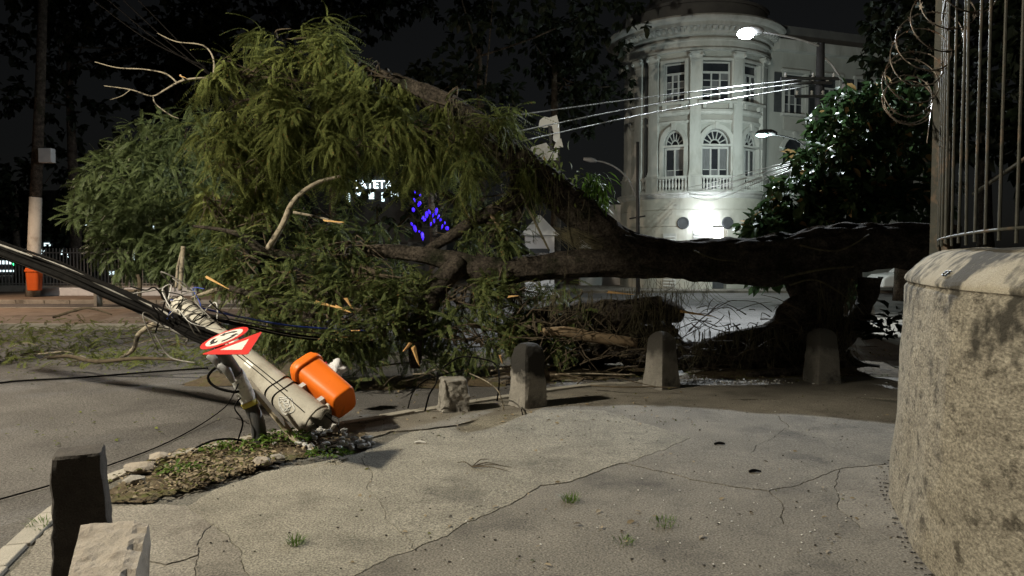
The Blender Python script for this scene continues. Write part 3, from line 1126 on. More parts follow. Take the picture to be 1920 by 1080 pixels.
for a, w in WIN:
    hw = math.radians(w) * BR
    sag = BR * (1 - math.cos(math.radians(w)))
    f = frame_T(a, BR - sag - .14)
    ff = frame_T(a, BR - sag * .5)
    ws = window(f, hw * .92, 9.08, 10.98, 3 if w > 9 else 3, 10.48, bld, 4)
    mb = MB()
    for s in (-1, 1):
        lbox(mb, ff, *sorted((s * hw * .95, s * (hw + .14))), -.1, .1, 9.05, 11.0)
    lbox(mb, ff, -hw - .14, hw + .14, -.1, .12, 11.0, 11.12)
    mb.build('window_surround', M['moulding'], bld)
    mb = MB()
    lbox(mb, ff, -hw - .2, hw + .2, -.1, .26, 8.94, 9.06)
    for s in (-1, 1):
        lbox(mb, ff, s * hw * .85 - .08, s * hw * .85 + .08, 0, .2, 8.72, 8.94)
    mb.build('window_sill', M['moulding'], bld)
    window(f, hw * .9, 4.74, 6.9, 3 if w > 9 else 2, 6.86, bld, 2, 'window', fw=.07)
    mb = MB()
    lbox(mb, ff, -hw - .16, hw + .16, -.12, .14, 6.9, 7.0)
    mb.build('transom', M['moulding'], bld)
    fan(f, hw * .86, 6.98, .74, bld)
    arch_mould(ff, hw * .9, 6.98, .76, .22, bld, -.1, .12)
    mb = MB()
    for s in (-1, 1):
        lbox(mb, ff, *sorted((s * hw * .93, s * (hw + .16))), -.1, .1, 4.74, 6.9)
    mb.build('window_surround', M['moulding'], bld)
# entablature, cornice, attic
mb = MB()
arcp(mb, A0, A1_, [(RI, 11.45), (RI, 12.0), (BR + .3, 12.0), (BR + .3, 11.92), (BR + .24, 11.86), (BR + .2, 11.6), (BR + .3, 11.55), (BR + .3, 11.45)])
mb.build('entablature', M['moulding'], bld)
mb = MB()
arcp(mb, A0, A1_ + 4, [(RI, 12.0), (RI, 12.95), (BR + .95, 12.95), (BR + 1.0, 12.86), (BR + .9, 12.74), (BR + .72, 12.66), (BR + .7, 12.5), (BR + .42, 12.46), (BR + .36, 12.2), (BR + .12, 12.12), (BR + .1, 12.0)])
cn = mb.build('cornice', M['moulding'], bld)
mb = MB()
a = A0 + 2
while a < A1_:
    arcp(mb, a, a + 2.0, [(BR + .4, 12.3), (BR + .4, 12.46), (BR + .68, 12.46), (BR + .62, 12.34)], 1)
    a += 4
tag(mb.build('dentil_course', M['moulding'], cn), kind='stuff')
mb = MB()
arcp(mb, A0, A1_, rect(RI - .4, BR + .1, 12.95, 13.75))
arcp(mb, A0, A1_, rect(RI - .45, BR + .2, 13.75, 13.9))
mb.build('attic', M['attic_grey'], bld)
mb = MB()
arcp(mb, -112, 112, [(.1, 13.9), (.1, 15.6), (1.2, 15.4), (2.4, 14.9), (3.1, 13.9)])
mb.build('dome', M['attic_grey'], bld)
q = C(-70, BR + .3, 13.0)
MB().prism([(q.x - .2, q.y - .1, 12.95), (q.x + .25, q.y - .1, 12.95), (q.x + .25, q.y + .2, 12.95), (q.x - .2, q.y + .2, 12.95)],
           [(q.x + .0, q.y - .05, 14.2), (q.x + .2, q.y - .05, 14.0), (q.x + .2, q.y + .1, 14.0), (q.x + .0, q.y + .1, 14.2)]).build('finial', M['moulding'], bld)
# drain pipe at the joint
MB().tube([C(58, BR + .12, z) for z in (.1, 4, 8, 11.5)], .07, 8).build('drain_pipe', M['dark_metal'], bld)
MB().tube([C(-52, BR + .06, z) for z in (5.5, 8, 11.2)], .09, 8).build('drain_pipe', M['shutter_dark'], bld)
# floodlight on the front
q = C(-5.2, BR + .35, 3.2)
MB().box(q + Vector((0, .1, .02)), (.5, .16, .36)).build('floodlight', M['dark_metal'], bld, bevel=.02)
MB().rock(q + Vector((0, -.08, .0)), (.62, .34, .56), 1, 2, .02).build('floodlight_lens_glare', M['led_white'], bld, smooth=True)  # oversized lens: the floodlight's glare is put into its shape
pt_light('floodlight_light', q + Vector((-.1, -1.3, -.1)), FLOOD_W, (.92, .96, 1.0), bld, .12)

# side wing
W0, W1 = C(A1_ - 2, BR - .05, 0), Vector((24.5, 41.5, 0))
wd = (W1 - W0).normalized()
wnrm = Vector((wd.y, -wd.x, 0))
WL = (W1 - W0).length


def fw_(x0):
    def f(x, y, z):
        return W0 + wd * (x0 + x) + wnrm * y + Vector((0, 0, z))
    return f


F0 = fw_(0)
wx = [1.95, 4.15, 6.6, 9.2]
ww = .66
mb = MB()
xs = [0]
for q in wx:
    xs += [q - ww, q + ww]
xs.append(WL)
for i in range(0, len(xs), 2):
    lbox(mb, F0, xs[i], xs[i + 1], -.3, 0, 0, 12.3)
for q in wx:
    lbox(mb, F0, q - ww, q + ww, -.3, 0, 0, 4.9)
    lbox(mb, F0, q - ww, q + ww, -.3, 0, 7.7, 8.9)
    lbox(mb, F0, q - ww, q + ww, -.3, 0, 11.0, 12.3)
mb.build('side_wall', M['facade'], bld)
for q in wx:
    f = fw_(q)
    f2 = (lambda g: (lambda x, y, z: g(x, y - .15, z)))(f)
    window(f2, ww - .01, 8.92, 10.98, 3, 10.4, bld, 3)
    window(f2, ww - .01, 4.92, 7.68, 2, 6.95, bld, 2)
    mb = MB()
    lbox(mb, f, -ww - .2, ww + .2, .002, .22, 8.78, 8.9)
    mb.build('window_sill', M['moulding'], bld)
    mb = MB()
    for s in (-1, 1):
        lbox(mb, f, *sorted((s * ww, s * (ww + .16))), .002, .08, 8.9, 11.0)
    lbox(mb, f, -ww - .2, ww + .2, .002, .12, 11.0, 11.15)
    mb.build('window_surround', M['moulding'], bld)
    arch_mould(f, ww, 6.98, .7, .22, bld, .002, .1)
    for s in (-1, 1):
        g = MB()
        lbox(g, f, *sorted((s * (ww + .18), s * (ww + .62))), .005, .06, 8.95, 10.95)
        g.build('shutter', M['shutter_dark'], bld)
    g = MB()
    lbox(g, f, -ww, ww, .004, .05, 8.05, 8.75)
    g.build('panel', M['facade_ochre'], bld)
mb = MB()
lbox(mb, F0, 0, WL, .002, .14, 4.5, 4.75)
mb.build('string_course', M['moulding'], bld)
mb = MB()
lbox(mb, F0, .6, WL, .002, .5, 12.0, 12.5)
mb.build('cornice', M['moulding'], bld)
mb = MB()
lbox(mb, F0, .6, WL, -.4, .15, 12.5, 13.3)
mb.build('attic', M['attic_grey'], bld)
# awning over the side door
mb = MB()
p0, p1 = C(44, BR + .2, 3.3), C(20, BR + 1.5, 2.25)
f = fw_(-.3)
mb.add([f(-.2, .3, 3.4), f(2.6, .3, 3.4), f(2.6, 1.7, 2.3), f(-1.2, 1.7, 2.3), f(-.2, .3, 3.3), f(2.6, .3, 3.3), f(2.6, 1.7, 2.2), f(-1.2, 1.7, 2.2)],
       [(0, 1, 2, 3), (7, 6, 5, 4), (0, 4, 5, 1), (1, 5, 6, 2), (2, 6, 7, 3), (3, 7, 4, 0)])
mb.build('awning', M['dark_metal'], bld)

# ================================================================== PALE HOUSE, KIOSK AND LOW WALL LEFT OF IT
ho = empty('torn_panel', tuple(P(1040, 250, 17)), 'torn pale metal panel hanging from the overhead wires above the leaning trunk', 'panel')
def hang(name, px, Y_, mat, th=.03):
    lo = [P(u, v, Y_) for u, v in px]
    hi_ = [p + Vector((0, -th, 0)) for p in lo]
    m2 = MB()
    m2.prism(lo, hi_)
    return m2.build(name, mat, ho)


hang('upper_sheet', [(1012, 226), (1020, 219), (1030, 221), (1044, 216), (1048, 232), (1050, 262), (1046, 270), (1036, 262), (1038, 248), (1030, 238), (1020, 240), (1010, 236)], 17, M['house_pale'])
hang('lower_flap', [(1044, 262), (1052, 260), (1056, 276), (1038, 278)], 16.9, M['house_pale'])
hang('lower_sheet', [(996, 276), (1024, 268), (1034, 280), (1046, 282), (1045, 300), (1010, 302), (990, 296)], 17.1, M['house_pale'])
hang('frame_bar', [(1028, 236), (1033, 236), (1036, 282), (1031, 282)], 16.95, M['dark_metal'])
MB().tube([P(1046, 240, 15.4), P(1047, 236, 16.2), P(1047, 232, 17)], .01, 6).build('strap', M['wire_bare'], ho)
kx = P(1012, 480, 30)
ki = empty('kiosk', (kx.x, 30, -.12), 'small white kiosk with pyramid roof under the leaning trunk', 'kiosk')
MB().box((kx.x, 30.6, 1.2), (1.2, 1.2, 2.5)).build('wall', M['car_white'], ki)
MB().prism([(kx.x - .8, 29.8, 2.45), (kx.x + .8, 29.8, 2.45), (kx.x + .8, 31.4, 2.45), (kx.x - .8, 31.4, 2.45)],
           [(kx.x - .05, 30.55, 3.3), (kx.x + .05, 30.55, 3.3), (kx.x + .05, 30.65, 3.3), (kx.x - .05, 30.65, 3.3)]).build('roof', M['car_white'], ki)
MB().box((kx.x, 29.98, 1.5), (.8, .03, .8)).build('hatch', M['shutter_dark'], ki)
lw = empty('annex_wall', (P(1140, 480, 40).x, 40, 0), 'low pale annex with corrugated canopy beside the corner building', 'building')
ax_ = P(1140, 480, 40).x
MB().box((ax_ - .3, 40.5, 2.2), (2.4, 1, 4.4)).build('wall', M['house_pale'], lw)
for i in range(8):
    x_ = ax_ - 1.3 + i * .3
    MB().add([(x_, 39.9, 3.45), (x_ + .28, 39.9, 3.45), (x_ + .28, 38.6, 2.9), (x_, 38.6, 2.9), (x_, 39.9, 3.4), (x_ + .28, 39.9, 3.4), (x_ + .28, 38.6, 2.85), (x_, 38.6, 2.85)],
             [(0, 1, 2, 3), (7, 6, 5, 4), (0, 4, 5, 1), (1, 5, 6, 2), (2, 6, 7, 3), (3, 7, 4, 0)]).build('canopy_panel', M['roof_zinc'], lw)

# ================================================================== SHOPS BEHIND THE CROWN
def text_mesh(txt, size, depth=.02):
    cu = bpy.data.curves.new('t', 'FONT')
    cu.body = txt
    cu.size = size
    cu.extrude = depth
    cu.align_x = 'CENTER'
    o = bpy.data.objects.new('t', cu)
    col.objects.link(o)
    dg = bpy.context.evaluated_depsgraph_get()
    me = bpy.data.meshes.new_from_object(o.evaluated_get(dg))
    bpy.data.objects.remove(o)
    me.materials.clear()
    return me


s0 = P(690, 345, 42)
sh = empty('shop', (s0.x, 42, 0), 'dark shop with glowing white letters and lit windows behind the tree crown', 'shop')
MB().box((s0.x, 44.1, 4), (9, 4, 8)).build('wall', M['shop_wall'], sh)
MB().box((s0.x, 42.0, s0.z), (3.4, .12, .9)).build('sign_board', M['shutter_dark'], sh)
me = text_mesh('CATETA', .62, .03)
o = link_mesh('sign_lettering', me, M['sign_lit'], sh)
o.location = Vector((s0.x + .25, 41.9, s0.z - .24)) - ORG[sh.name]
o.rotation_euler = (math.radians(90), 0, 0)
for i in range(6):
    MB().box((s0.x - 1.8 + i * .66, 42.04, P(0, 366, 42).z + (.1, -.12, .05, 0, -.1, .08)[i]), ((.4, .2, .5, .3, .16, .45)[i], .06, (.3, .5, .22, .42, .5, .28)[i])).build('lit_window', M['shop_lit'], sh)
for i in range(5):
    MB().box((s0.x - 1.2 + i * 1.3, 42.04, 1.4), (.9, .06, 2.0)).build('lit_window', M['window_glass'], sh)

s1 = P(110, 440, 60)
sh2 = empty('shop', (s1.x, 60, 0), 'long dark shopfront with bright panes behind the park railing at far left', 'shop')
MB().box((s1.x, 62, 3.5), (34, 3, 7)).build('wall', M['shop_wall'], sh2)
for u, v, w, hh in ((22, 472, 3.2, .35), (22, 492, 3.2, .3), (20, 508, 2.4, .15), (165, 418, .5, .5), (172, 432, .4, .4), (112, 478, .35, 1.0), (128, 482, .3, 1.0), (76, 472, .6, .35),
                    (190, 440, .3, .4), (205, 470, .3, .8), (208, 512, .5, .3), (290, 428, .3, .4), (250, 480, .3, .7), (88, 460, .5, .4)):
    p = P(u, v, 60.4)
    MB().box((p.x, 60.44, p.z), (w, .06, hh)).build('lit_window', M['shop_lit'], sh2)

# ================================================================== BOLLARDS
def bollard_mesh(w0, w1, h, top='dome', seed=0, rot=0.0, rough=.01, lean=(0, 0), sq=5.0):
    rings = []
    nz_, na = 22, 40
    for i in range(nz_ + 1):
        t = i / nz_
        rings.append((w0 + (w1 - w0) * t, h * t, 1.0))
    if top == 'dome':
        rings = [(w, z, 1) for w, z, _ in rings if z < h * .8]
        for k in range(1, 9):
            a = k / 8 * math.pi / 2
            rings.append((w1 * (math.cos(a) ** .7 if a < 1.55 else .12), h * .8 + h * .2 * math.sin(a), 1))
    elif top == 'pyramid':
        rings = [(w, z, 1) for w, z, _ in rings if z < h * .88]
        rings += [(w1, h * .885, 1), (w1 * .8, h * .935, 1), (w1 * .45, h * .98, 1), (w1 * .15, h, 1)]
    else:
        rings += [(w1 * .93, h + .012, 1), (w1 * .6, h + .016, 1), (w1 * .2, h + .016, 1)]
    vs, fs = [], []
    R = Matrix.Rotation(rot, 3, 'Z')
    for w, z, _ in rings:
        for k in range(na):
            a = 2 * math.pi * k / na
            c, s = math.cos(a), math.sin(a)
            r = w / 2 / ((abs(c) ** sq + abs(s) ** sq) ** (1 / sq))
            p = Vector((c * r, s * r, z))
            q = p * 6 + Vector((seed * 3.1, seed, seed * 2))
            k2 = 1 + rough / max(w / 2, .02) * (noise.noise(q) + .6 * noise.noise(q * 2.3) + .5 * noise.noise(q * 5))
            p.x *= k2
            p.y *= k2
            p.z += rough * .5 * noise.noise(q * 1.3)
            p = R @ p
            vs.append((p.x + lean[0] * z, p.y + lean[1] * z, p.z - .03))
    n = len(rings)
    for i in range(n - 1):
        for k in range(na):
            a, b = i * na + k, i * na + (k + 1) % na
            fs.append((a, b, b + na, a + na))
    fs += [tuple(range(na - 1, -1, -1)), tuple(range((n - 1) * na, n * na))]
    me = bpy.data.meshes.new('bollard')
    me.from_pydata(vs, [], fs)
    me.polygons.foreach_set('use_smooth', [True] * len(me.polygons))
    me.set_sharp_from_angle(angle=math.radians(24))
    return me


# bollard with darkened upper half
def darken_top(name, base, dark, z0, z1, fade=.1):
    m = base.copy()
    m.name = name
    nt = m.node_tree
    N, L = nt.nodes, nt.links
    b = N['Principled BSDF']
    src = b.inputs['Base Color'].links[0].from_socket
    tc = N.new('ShaderNodeTexCoord')
    sx = N.new('ShaderNodeSeparateXYZ')
    L.new(tc.outputs['Object'], sx.inputs[0])
    nz = N.new('ShaderNodeTexNoise')
    nz.inputs['Scale'].default_value = 7
    nz.inputs['Detail'].default_value = 6
    L.new(tc.outputs['Object'], nz.inputs['Vector'])
    ad = N.new('ShaderNodeMath')
    ad.operation = 'MULTIPLY_ADD'
    L.new(nz.outputs['Fac'], ad.inputs[0])
    ad.inputs[1].default_value = .35
    L.new(sx.outputs['Z'], ad.inputs[2])
    mr = N.new('ShaderNodeMapRange')
    mr.inputs['From Min'].default_value = z0 + .17
    mr.inputs['From Max'].default_value = z1 + .17
    L.new(ad.outputs[0], mr.inputs['Value'])
    x = N.new('ShaderNodeMix')
    x.data_type = 'RGBA'
    L.new(mr.outputs[0], x.inputs[0])
    L.new(src, x.inputs[6])
    x.inputs[7].default_value = (*dark, 1)
    L.new(x.outputs[2], b.inputs['Base Color'])
    MATS[name] = m
    return m


darken_top('stone_stained', M['stone'], (.028, .026, .023), .30, .38)
darken_top('stone_dark_top', M['stone'], (.085, .078, .068), .33, .5)


def bollard(loc, me, mat, label, group='stone bollards along the kerb', rz=0):
    o = link_mesh('stone_bollard', me, mat, None, loc)
    o.rotation_euler.z = rz
    return tag(o, label, 'bollard', group)


bollard((-2.03, 3.42, 0), bollard_mesh(.262, .20, .70, 'flat', 1, .42, .011, (-.02, 0), 10), M['stone_dark'], 'dark tapered stone bollard, nearest to the camera at lower left')
bollard(tuple(G(990, 760)), bollard_mesh(.32, .25, .71, 'dome', 2, .60, .010, (.0, 0), 9), M['stone_stained'], 'round topped stone bollard with blackened upper half')
bollard(tuple(G(1240, 726)), bollard_mesh(.34, .22, .72, 'pyramid', 3, .62, .007, (.0, 0), 18), M['stone_dark_top'], 'square stone bollard with pointed top in front of the thick fallen trunk')
bollard(tuple(G(1540, 716)), bollard_mesh(.34, .25, .72, 'pyramid', 4, .25, .007, (.0, 0), 18), M['stone_dark_top'], 'shaded stone bollard with pointed top in front of the upturned stump')
bollard(tuple(G(1620, 600)), bollard_mesh(.40, .26, .72, 'flat', 5, .1, .008, (.0, 0), 14), M['stone'], 'far pale stone bollard between the stump and the wall')
st = link_mesh('bollard_stub', bollard_mesh(.30, .25, .345, 'flat', 6, .30, .022, (.0, 0), 8), M['stone'], None, tuple(G(851, 768)))
tag(st, 'short broken stone bollard stub with rough front beside the round topped bollard', 'bollard stub', 'stone bollards along the kerb')

# broken block with slanting top
bl = MB()
bx0, bx1, by0, by1 = -1.80, -1.55, 2.45, 3.12
nx, ny = 14, 20
vs, fs = [], []
for j in range(ny + 1):
    for i in range(nx + 1):
        u, v = i / nx, j / ny
        xl = -1.57 + (-1.84 + 1.57) * v
        xr = -1.36 + (-1.575 + 1.36) * v
        x_ = xl + (xr - xl) * u
        y_ = 2.55 + (3.12 - 2.55) * v - .05 * (1 - u)
        z = .40 + .05 * v + .012 * u
        z += .012 * noise.noise(Vector((x_ * 9, y_ * 9, 1))) + .006 * noise.noise(Vector((x_ * 30, y_ * 30, 2)))
        if u > .8:
            z -= .05 * max(0, noise.noise(Vector((3, y_ * 14, 2)))) + .012 * (u - .8) / .2
        vs.append((x_, y_, z))
k0 = len(vs)
rim = [i for i in range(nx + 1)] + [j * (nx + 1) + nx for j in range(1, ny + 1)] + [ny * (nx + 1) + i for i in range(nx - 1, -1, -1)] + [j * (nx + 1) for j in range(ny - 1, 0, -1)]
for j in range(ny):
    for i in range(nx):
        a = j * (nx + 1) + i
        fs.append((a, a + 1, a + nx + 2, a + nx + 1))
rows_ = 5
for r in range(1, rows_ + 1):
    for q in rim:
        p = vs[q]
        t = r / rows_
        cx_, cy_ = -1.585, 2.83
        g = 1 + .05 * t
        nn = .012 * noise.noise(Vector((p[0] * 8, p[1] * 8, r * 1.7)))
        vs.append((cx_ + (p[0] - cx_) * g + nn, cy_ + (p[1] - cy_) * g + nn, p[2] * (1 - t) - .03 * t))
n = len(rim)
for r in range(rows_):
    for i in range(n):
        a0 = rim[i] if r == 0 else k0 + (r - 1) * n + i
        a1 = rim[(i + 1) % n] if r == 0 else k0 + (r - 1) * n + (i + 1) % n
        b0_, b1_ = k0 + r * n + i, k0 + r * n + (i + 1) % n
        fs.append((a1, a0, b0_, b1_))
bl.add(vs, fs)
tag(bl.build('stone_block', M['stone_block'], origin=(-1.68, 2.8, 0)), 'broken stone block with slanted pale top in front of the nearest dark bollard', 'stone block')

# ================================================================== FALLEN POLE
PB, PT = P(606, 802, 6.35), P(335, 572, 7.5)
ax = (PT - PB).normalized()
pu = (Vector((0, 0, 1)) - ax * ax.z).normalized()
pr = ax.cross(pu) * -1
if pr.x < 0:
    pr = -pr
PLEN = (PT - PB).length
R0, R1 = .158, .098
fp = empty('fallen_pole', (PB.x, PB.y, 0), 'snapped grey concrete utility pole leaning to the left with broken hollow base', 'utility pole')


def pole_pt(t, a, off=0.0):
    """t metres from the base, angle 0 = up, pi/2 = right"""
    r = R0 + (R1 - R0) * t / PLEN + off
    return PB + ax * t + (pu * math.cos(a) + pr * math.sin(a)) * r


mb = MB()
na, nl = 40, 30
vs, fs = [], []
for i in range(nl + 1):
    for k in range(na):
        a = 2 * math.pi * k / na
        t = PLEN * i / nl
        if i == 0:
            t = .03 + .07 * noise.noise(Vector((math.cos(a) * 2, math.sin(a) * 2, 1))) + .06 * noise.noise(Vector((math.cos(a) * 6, math.sin(a) * 6, 1))) + .13 * max(0, math.sin(a - .1))
        if i == nl:
            t = PLEN + .08 * noise.noise(Vector((a * 3, 7, 1)))
        vs.append(pole_pt(t, a, .0025 * noise.noise(Vector((a * 2, t * 5, 1)))))
for i in range(nl):
    for k in range(na):
        a, b = i * na + k, i * na + (k + 1) % na
        fs.append((a, b, b + na, a + na))
mb.add(vs, fs)
pole = mb.build('pole', M['pole_concrete'], fp, smooth=True)
md = pole.modifiers.new('shell', 'SOLIDIFY')
md.thickness = .032
md.offset = -1
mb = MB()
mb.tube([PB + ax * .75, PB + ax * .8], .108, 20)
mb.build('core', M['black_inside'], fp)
for t in (.52, .63, 1.75, 1.9):
    rg_ = MB()
    rg_.tube([pole_pt(t + .02 * math.sin(3 * a), a, .004) for a in np.linspace(0, 2 * math.pi, 40)], .006, 6)
    rg_.build('tie_wire', M['cable_black'], fp)
for t, mt in ((1.48, 'tape_white'), (.1, 'pole_concrete')):
    rg_ = MB()
    rg_.tube([pole_pt(t + .03 * math.sin(a), a, .003) for a in np.linspace(0, 2 * math.pi, 40)], .009, 6)
    rg_.build('band', M[mt], fp)
for a, dt in ((-.95, .0), (-.7, .3)):
    MB().tube([pole_pt(t, a + .06 * math.sin(t * 2.3 + dt), .004) for t in np.linspace(.15 + dt, 1.45, 24)], .0045, 6).build('seam_wire', M['cable_black'], fp)
# sprayed scribble: loops that follow the surface
mb = MB()
for (t0, a0, rt, ra, w) in ((.36, -1.35, .10, .46, 0), (.38, -1.35, .068, .3, 1), (.34, -1.3, .04, .18, 2), (.40, -1.45, .045, .2, 3), (.37, -1.15, .03, .14, 4)):
    mb.tube([pole_pt(t0 + rt * math.cos(s) * (1 + .2 * math.sin(3 * s + w)), a0 + ra * math.sin(s) * (1 + .15 * math.cos(4 * s + w)), .001) for s in np.linspace(0, 2 * math.pi, 30)], .006, 5)
mb.build('painted_scribble', M['tape_white'], fp)
for t, a, l, w in ((1.22, -.15, .14, .05), (1.0, -.9, .1, .04), (1.36, -.5, .05, .05)):
    mb = MB()
    q = [pole_pt(t + dt, a + da, .002) for dt, da in ((-l / 2, -w * 4), (l / 2, -w * 4), (l / 2, w * 4), (-l / 2, w * 4))]
    q2 = [p + (p - (PB + ax * t)).normalized() * .002 for p in q]
    mb.prism(q, q2)
    mb.build('torn_label', M['sign_white'], fp)
# exposed reinforcing bars at the base
for a in (.4, 1.4, 2.4, 3.6):
    MB().tube([pole_pt(.15, a, -.03), pole_pt(.0, a, -.03), pole_pt(-.06, a + .2, -.02), pole_pt(-.1, a + .3, -.06)], .006, 6, sub=3).build('reinforcing_bar', M['post_steel'], fp)

# concrete chunks around the base
for i in range(48):
    a = random.uniform(0, 2 * math.pi)
    r = abs(random.gauss(0, .17))
    p = Vector((PB.x + .12 + .6 * math.cos(a) * (r + .3), PB.y - .28 + .34 * math.sin(a) * (r + .3), 0)) + Vector((random.uniform(-.05, .12), random.uniform(-.1, .08), 0))
    s = random.uniform(.03, .07) * (1.6 if i % 8 == 0 else 1)
    m2 = MB()
    m2.rock((p.x, p.y, s * .35 + max(0, .13 - (p - PB).length * .25)), (s * random.uniform(.8, 1.4), s, s * random.uniform(.6, .9)), i, 1, .55, Matrix.Rotation(random.uniform(0, 6), 3, 'Z'))
    tag(m2.build('concrete_chunk', M['rubble'], origin=(p.x, p.y, 0)), 'small broken concrete chunk in the heap at the snapped pole base', 'rubble', 'concrete chunks at the pole base')

# batten under the pole
b0, b1 = P(462, 712, 6.22), P(560, 832, 6.02)
b1.z = .04
dirb = (b1 - b0).normalized()
Rb = dirb.to_track_quat('X', 'Z').to_matrix()
tag(MB().box((b0 + b1) / 2, ((b1 - b0).length, .06, .04), Rb).build('wood_batten', M['wood_batten'], origin=tuple(b1), bevel=.006), 'weathered wooden batten wedged under the leaning pole', 'batten')

# ================================================================== SIGN POST WITH TWO SIGNS
sgp = [P(489, 838, 6.1), P(482, 790, 6.1), P(466, 752, 6.12), P(447, 708, 6.05), P(430, 680, 5.9), P(412, 655, 5.72)]
sg = empty('sign_post', (sgp[0].x, sgp[0].y, 0), 'bent dark sign post with round arrow sign and red triangle by the leaning pole', 'traffic sign')
MB().tube([Vector((sgp[0].x + .005, sgp[0].y, -.04))] + sgp, [.066, .064, .06, .055, .052, .05, .05], 16, sub=4).build('post', M['post_steel'], sg, smooth=True)
MB().tube([P(468, 757, 6.105), P(462, 742, 6.105), P(446, 706, 6.03), P(442, 699, 6.0)], [.060, .066, .064, .057], 16, sub=4, rough=.06, rs=30).build('tape_wrap', M['tape_white'], sg, smooth=True)
MB().tube([P(470.5, 762, 6.105), P(466.5, 753, 6.105)], .066, 16).build('tape_band', M['tape_yellow'], sg, smooth=True)
for (u, v, l) in ((425, 690, .0), (405, 672, .1)):
    MB().tube([P(u - 14, v - 6, 5.85), P(u, v + 4, 5.85), P(u + 12, v + 26, 5.9)], [.028, .036, .02], 10, sub=3).build('clamp', M['lamp_housing'], sg, smooth=True)
v1, v2, v3 = P(378, 665, 5.5), P(492, 622, 5.62), P(465, 665, 5.15)
tn = (v2 - v1).cross(v3 - v1).normalized()
if tn.dot(CAMP - v1) < 0:
    tn = -tn
cen = (v1 + v2 + v3) / 3


def tri(k, off, th, rc=.0):
    pts = [cen + (v - cen) * k for v in (v1, v2, v3)]
    out = []
    for i in range(3):
        a, b, c = pts[i - 1], pts[i], pts[(i + 1) % 3]
        out += [b + (a - b).normalized() * rc, b + (a - b + c - b).normalized() * rc * .62, b + (c - b).normalized() * rc]
    return [p + tn * off for p in out], [p + tn * (off + th) for p in out]


def plate(lo, hi):
    m2 = MB()
    if (lo[1] - lo[0]).cross(lo[2] - lo[0]).dot(hi[0] - lo[0]) < 0:
        lo, hi = lo[::-1], hi[::-1]
    m2.prism(lo, hi)
    return m2


tp = plate(*tri(1.0, 0, .004, .02)).build('triangle_plate', M['sign_red'], sg)
plate(*tri(.47, .0042, .002)).build('triangle_field', M['sign_white'], tp)
# round plate in the same leaning plane, a little behind
rc = P(421, 634, 5.72)
e1 = (v2 - v1).normalized()
e2 = tn.cross(e1).normalized()
if e2.z < 0:
    e2 = -e2
rn = tn


def disc(r0, off, th, n=40, rin=None):
    m2 = MB()
    if rin is None:
        lo = [rc + (e1 * math.cos(a) + e2 * math.sin(a)) * r0 + rn * off for a in np.linspace(0, 2 * math.pi, n, endpoint=False)]
        hi = [p + rn * th for p in lo]
        return plate(lo, hi)
    return m2


rp = disc(.19, 0, .004).build('round_plate', M['sign_red'], sg)
disc(.148, .0042, .002).build('round_field', M['sign_white'], rp)


def arrow(a0, a1, r, w, off):
    m2 = MB()
    aa = np.linspace(a0, a1, 8)
    for i in range(7):
        q = [(r - w, aa[i]), (r + w, aa[i]), (r + w, aa[i + 1]), (r - w, aa[i + 1])]
        lo = [rc + (e1 * math.cos(t) + e2 * math.sin(t)) * s + rn * off for s, t in q]
        m3 = plate(lo, [p + rn * .0015 for p in lo])
        m2.add(m3.v, m3.f)
    t = a1
    d = (a1 - a0) / abs(a1 - a0)
    q = [(r - w * 2.6, t), (r + w * 2.6, t), (r, t + d * .42)]
    lo = [rc + (e1 * math.cos(t_) + e2 * math.sin(t_)) * s + rn * (off + .0004) for s, t_ in q]
    m3 = plate(lo, [p + rn * .0015 for p in lo])
    m2.add(m3.v, m3.f)
    return m2


for k in range(3):
    arrow(.35 + k * 2.094, 1.55 + k * 2.094, .095, .016, .0064).build('arrow', M['sign_black'], rp)
MB().tube([P(398, 652, 5.68), P(404, 660, 5.6)], .012, 8).build('bracket', M['grey_plastic'], sg)

# ================================================================== LITTER BINS
def bin_part(name, outline_w, outline_d, prof, mat, parent, T, smooth=True, sq=4.5, n=36, close=True):
    """rounded rectangle rings; prof: (scale, z)"""
    vs, fs = [], []
    for s, z in prof:
        for k in range(n):
            a = 2 * math.pi * k / n
            c, q = math.cos(a), math.sin(a)
            r = 1 / ((abs(c) ** sq + abs(q) ** sq) ** (1 / sq))
            vs.append(T(c * r * outline_w / 2 * s, q * r * outline_d / 2 * s, z))
    m = len(prof)
    for i in range(m - 1):
        for k in range(n):
            a, b = i * n + k, i * n + (k + 1) % n
            fs.append((a, b, b + n, a + n))
    if close:
        fs += [tuple(range(n - 1, -1, -1)), tuple(range((m - 1) * n, m * n))]
    mb = MB()
    mb.add(vs, fs)
    return mb.build(name, mat, parent, smooth=smooth)


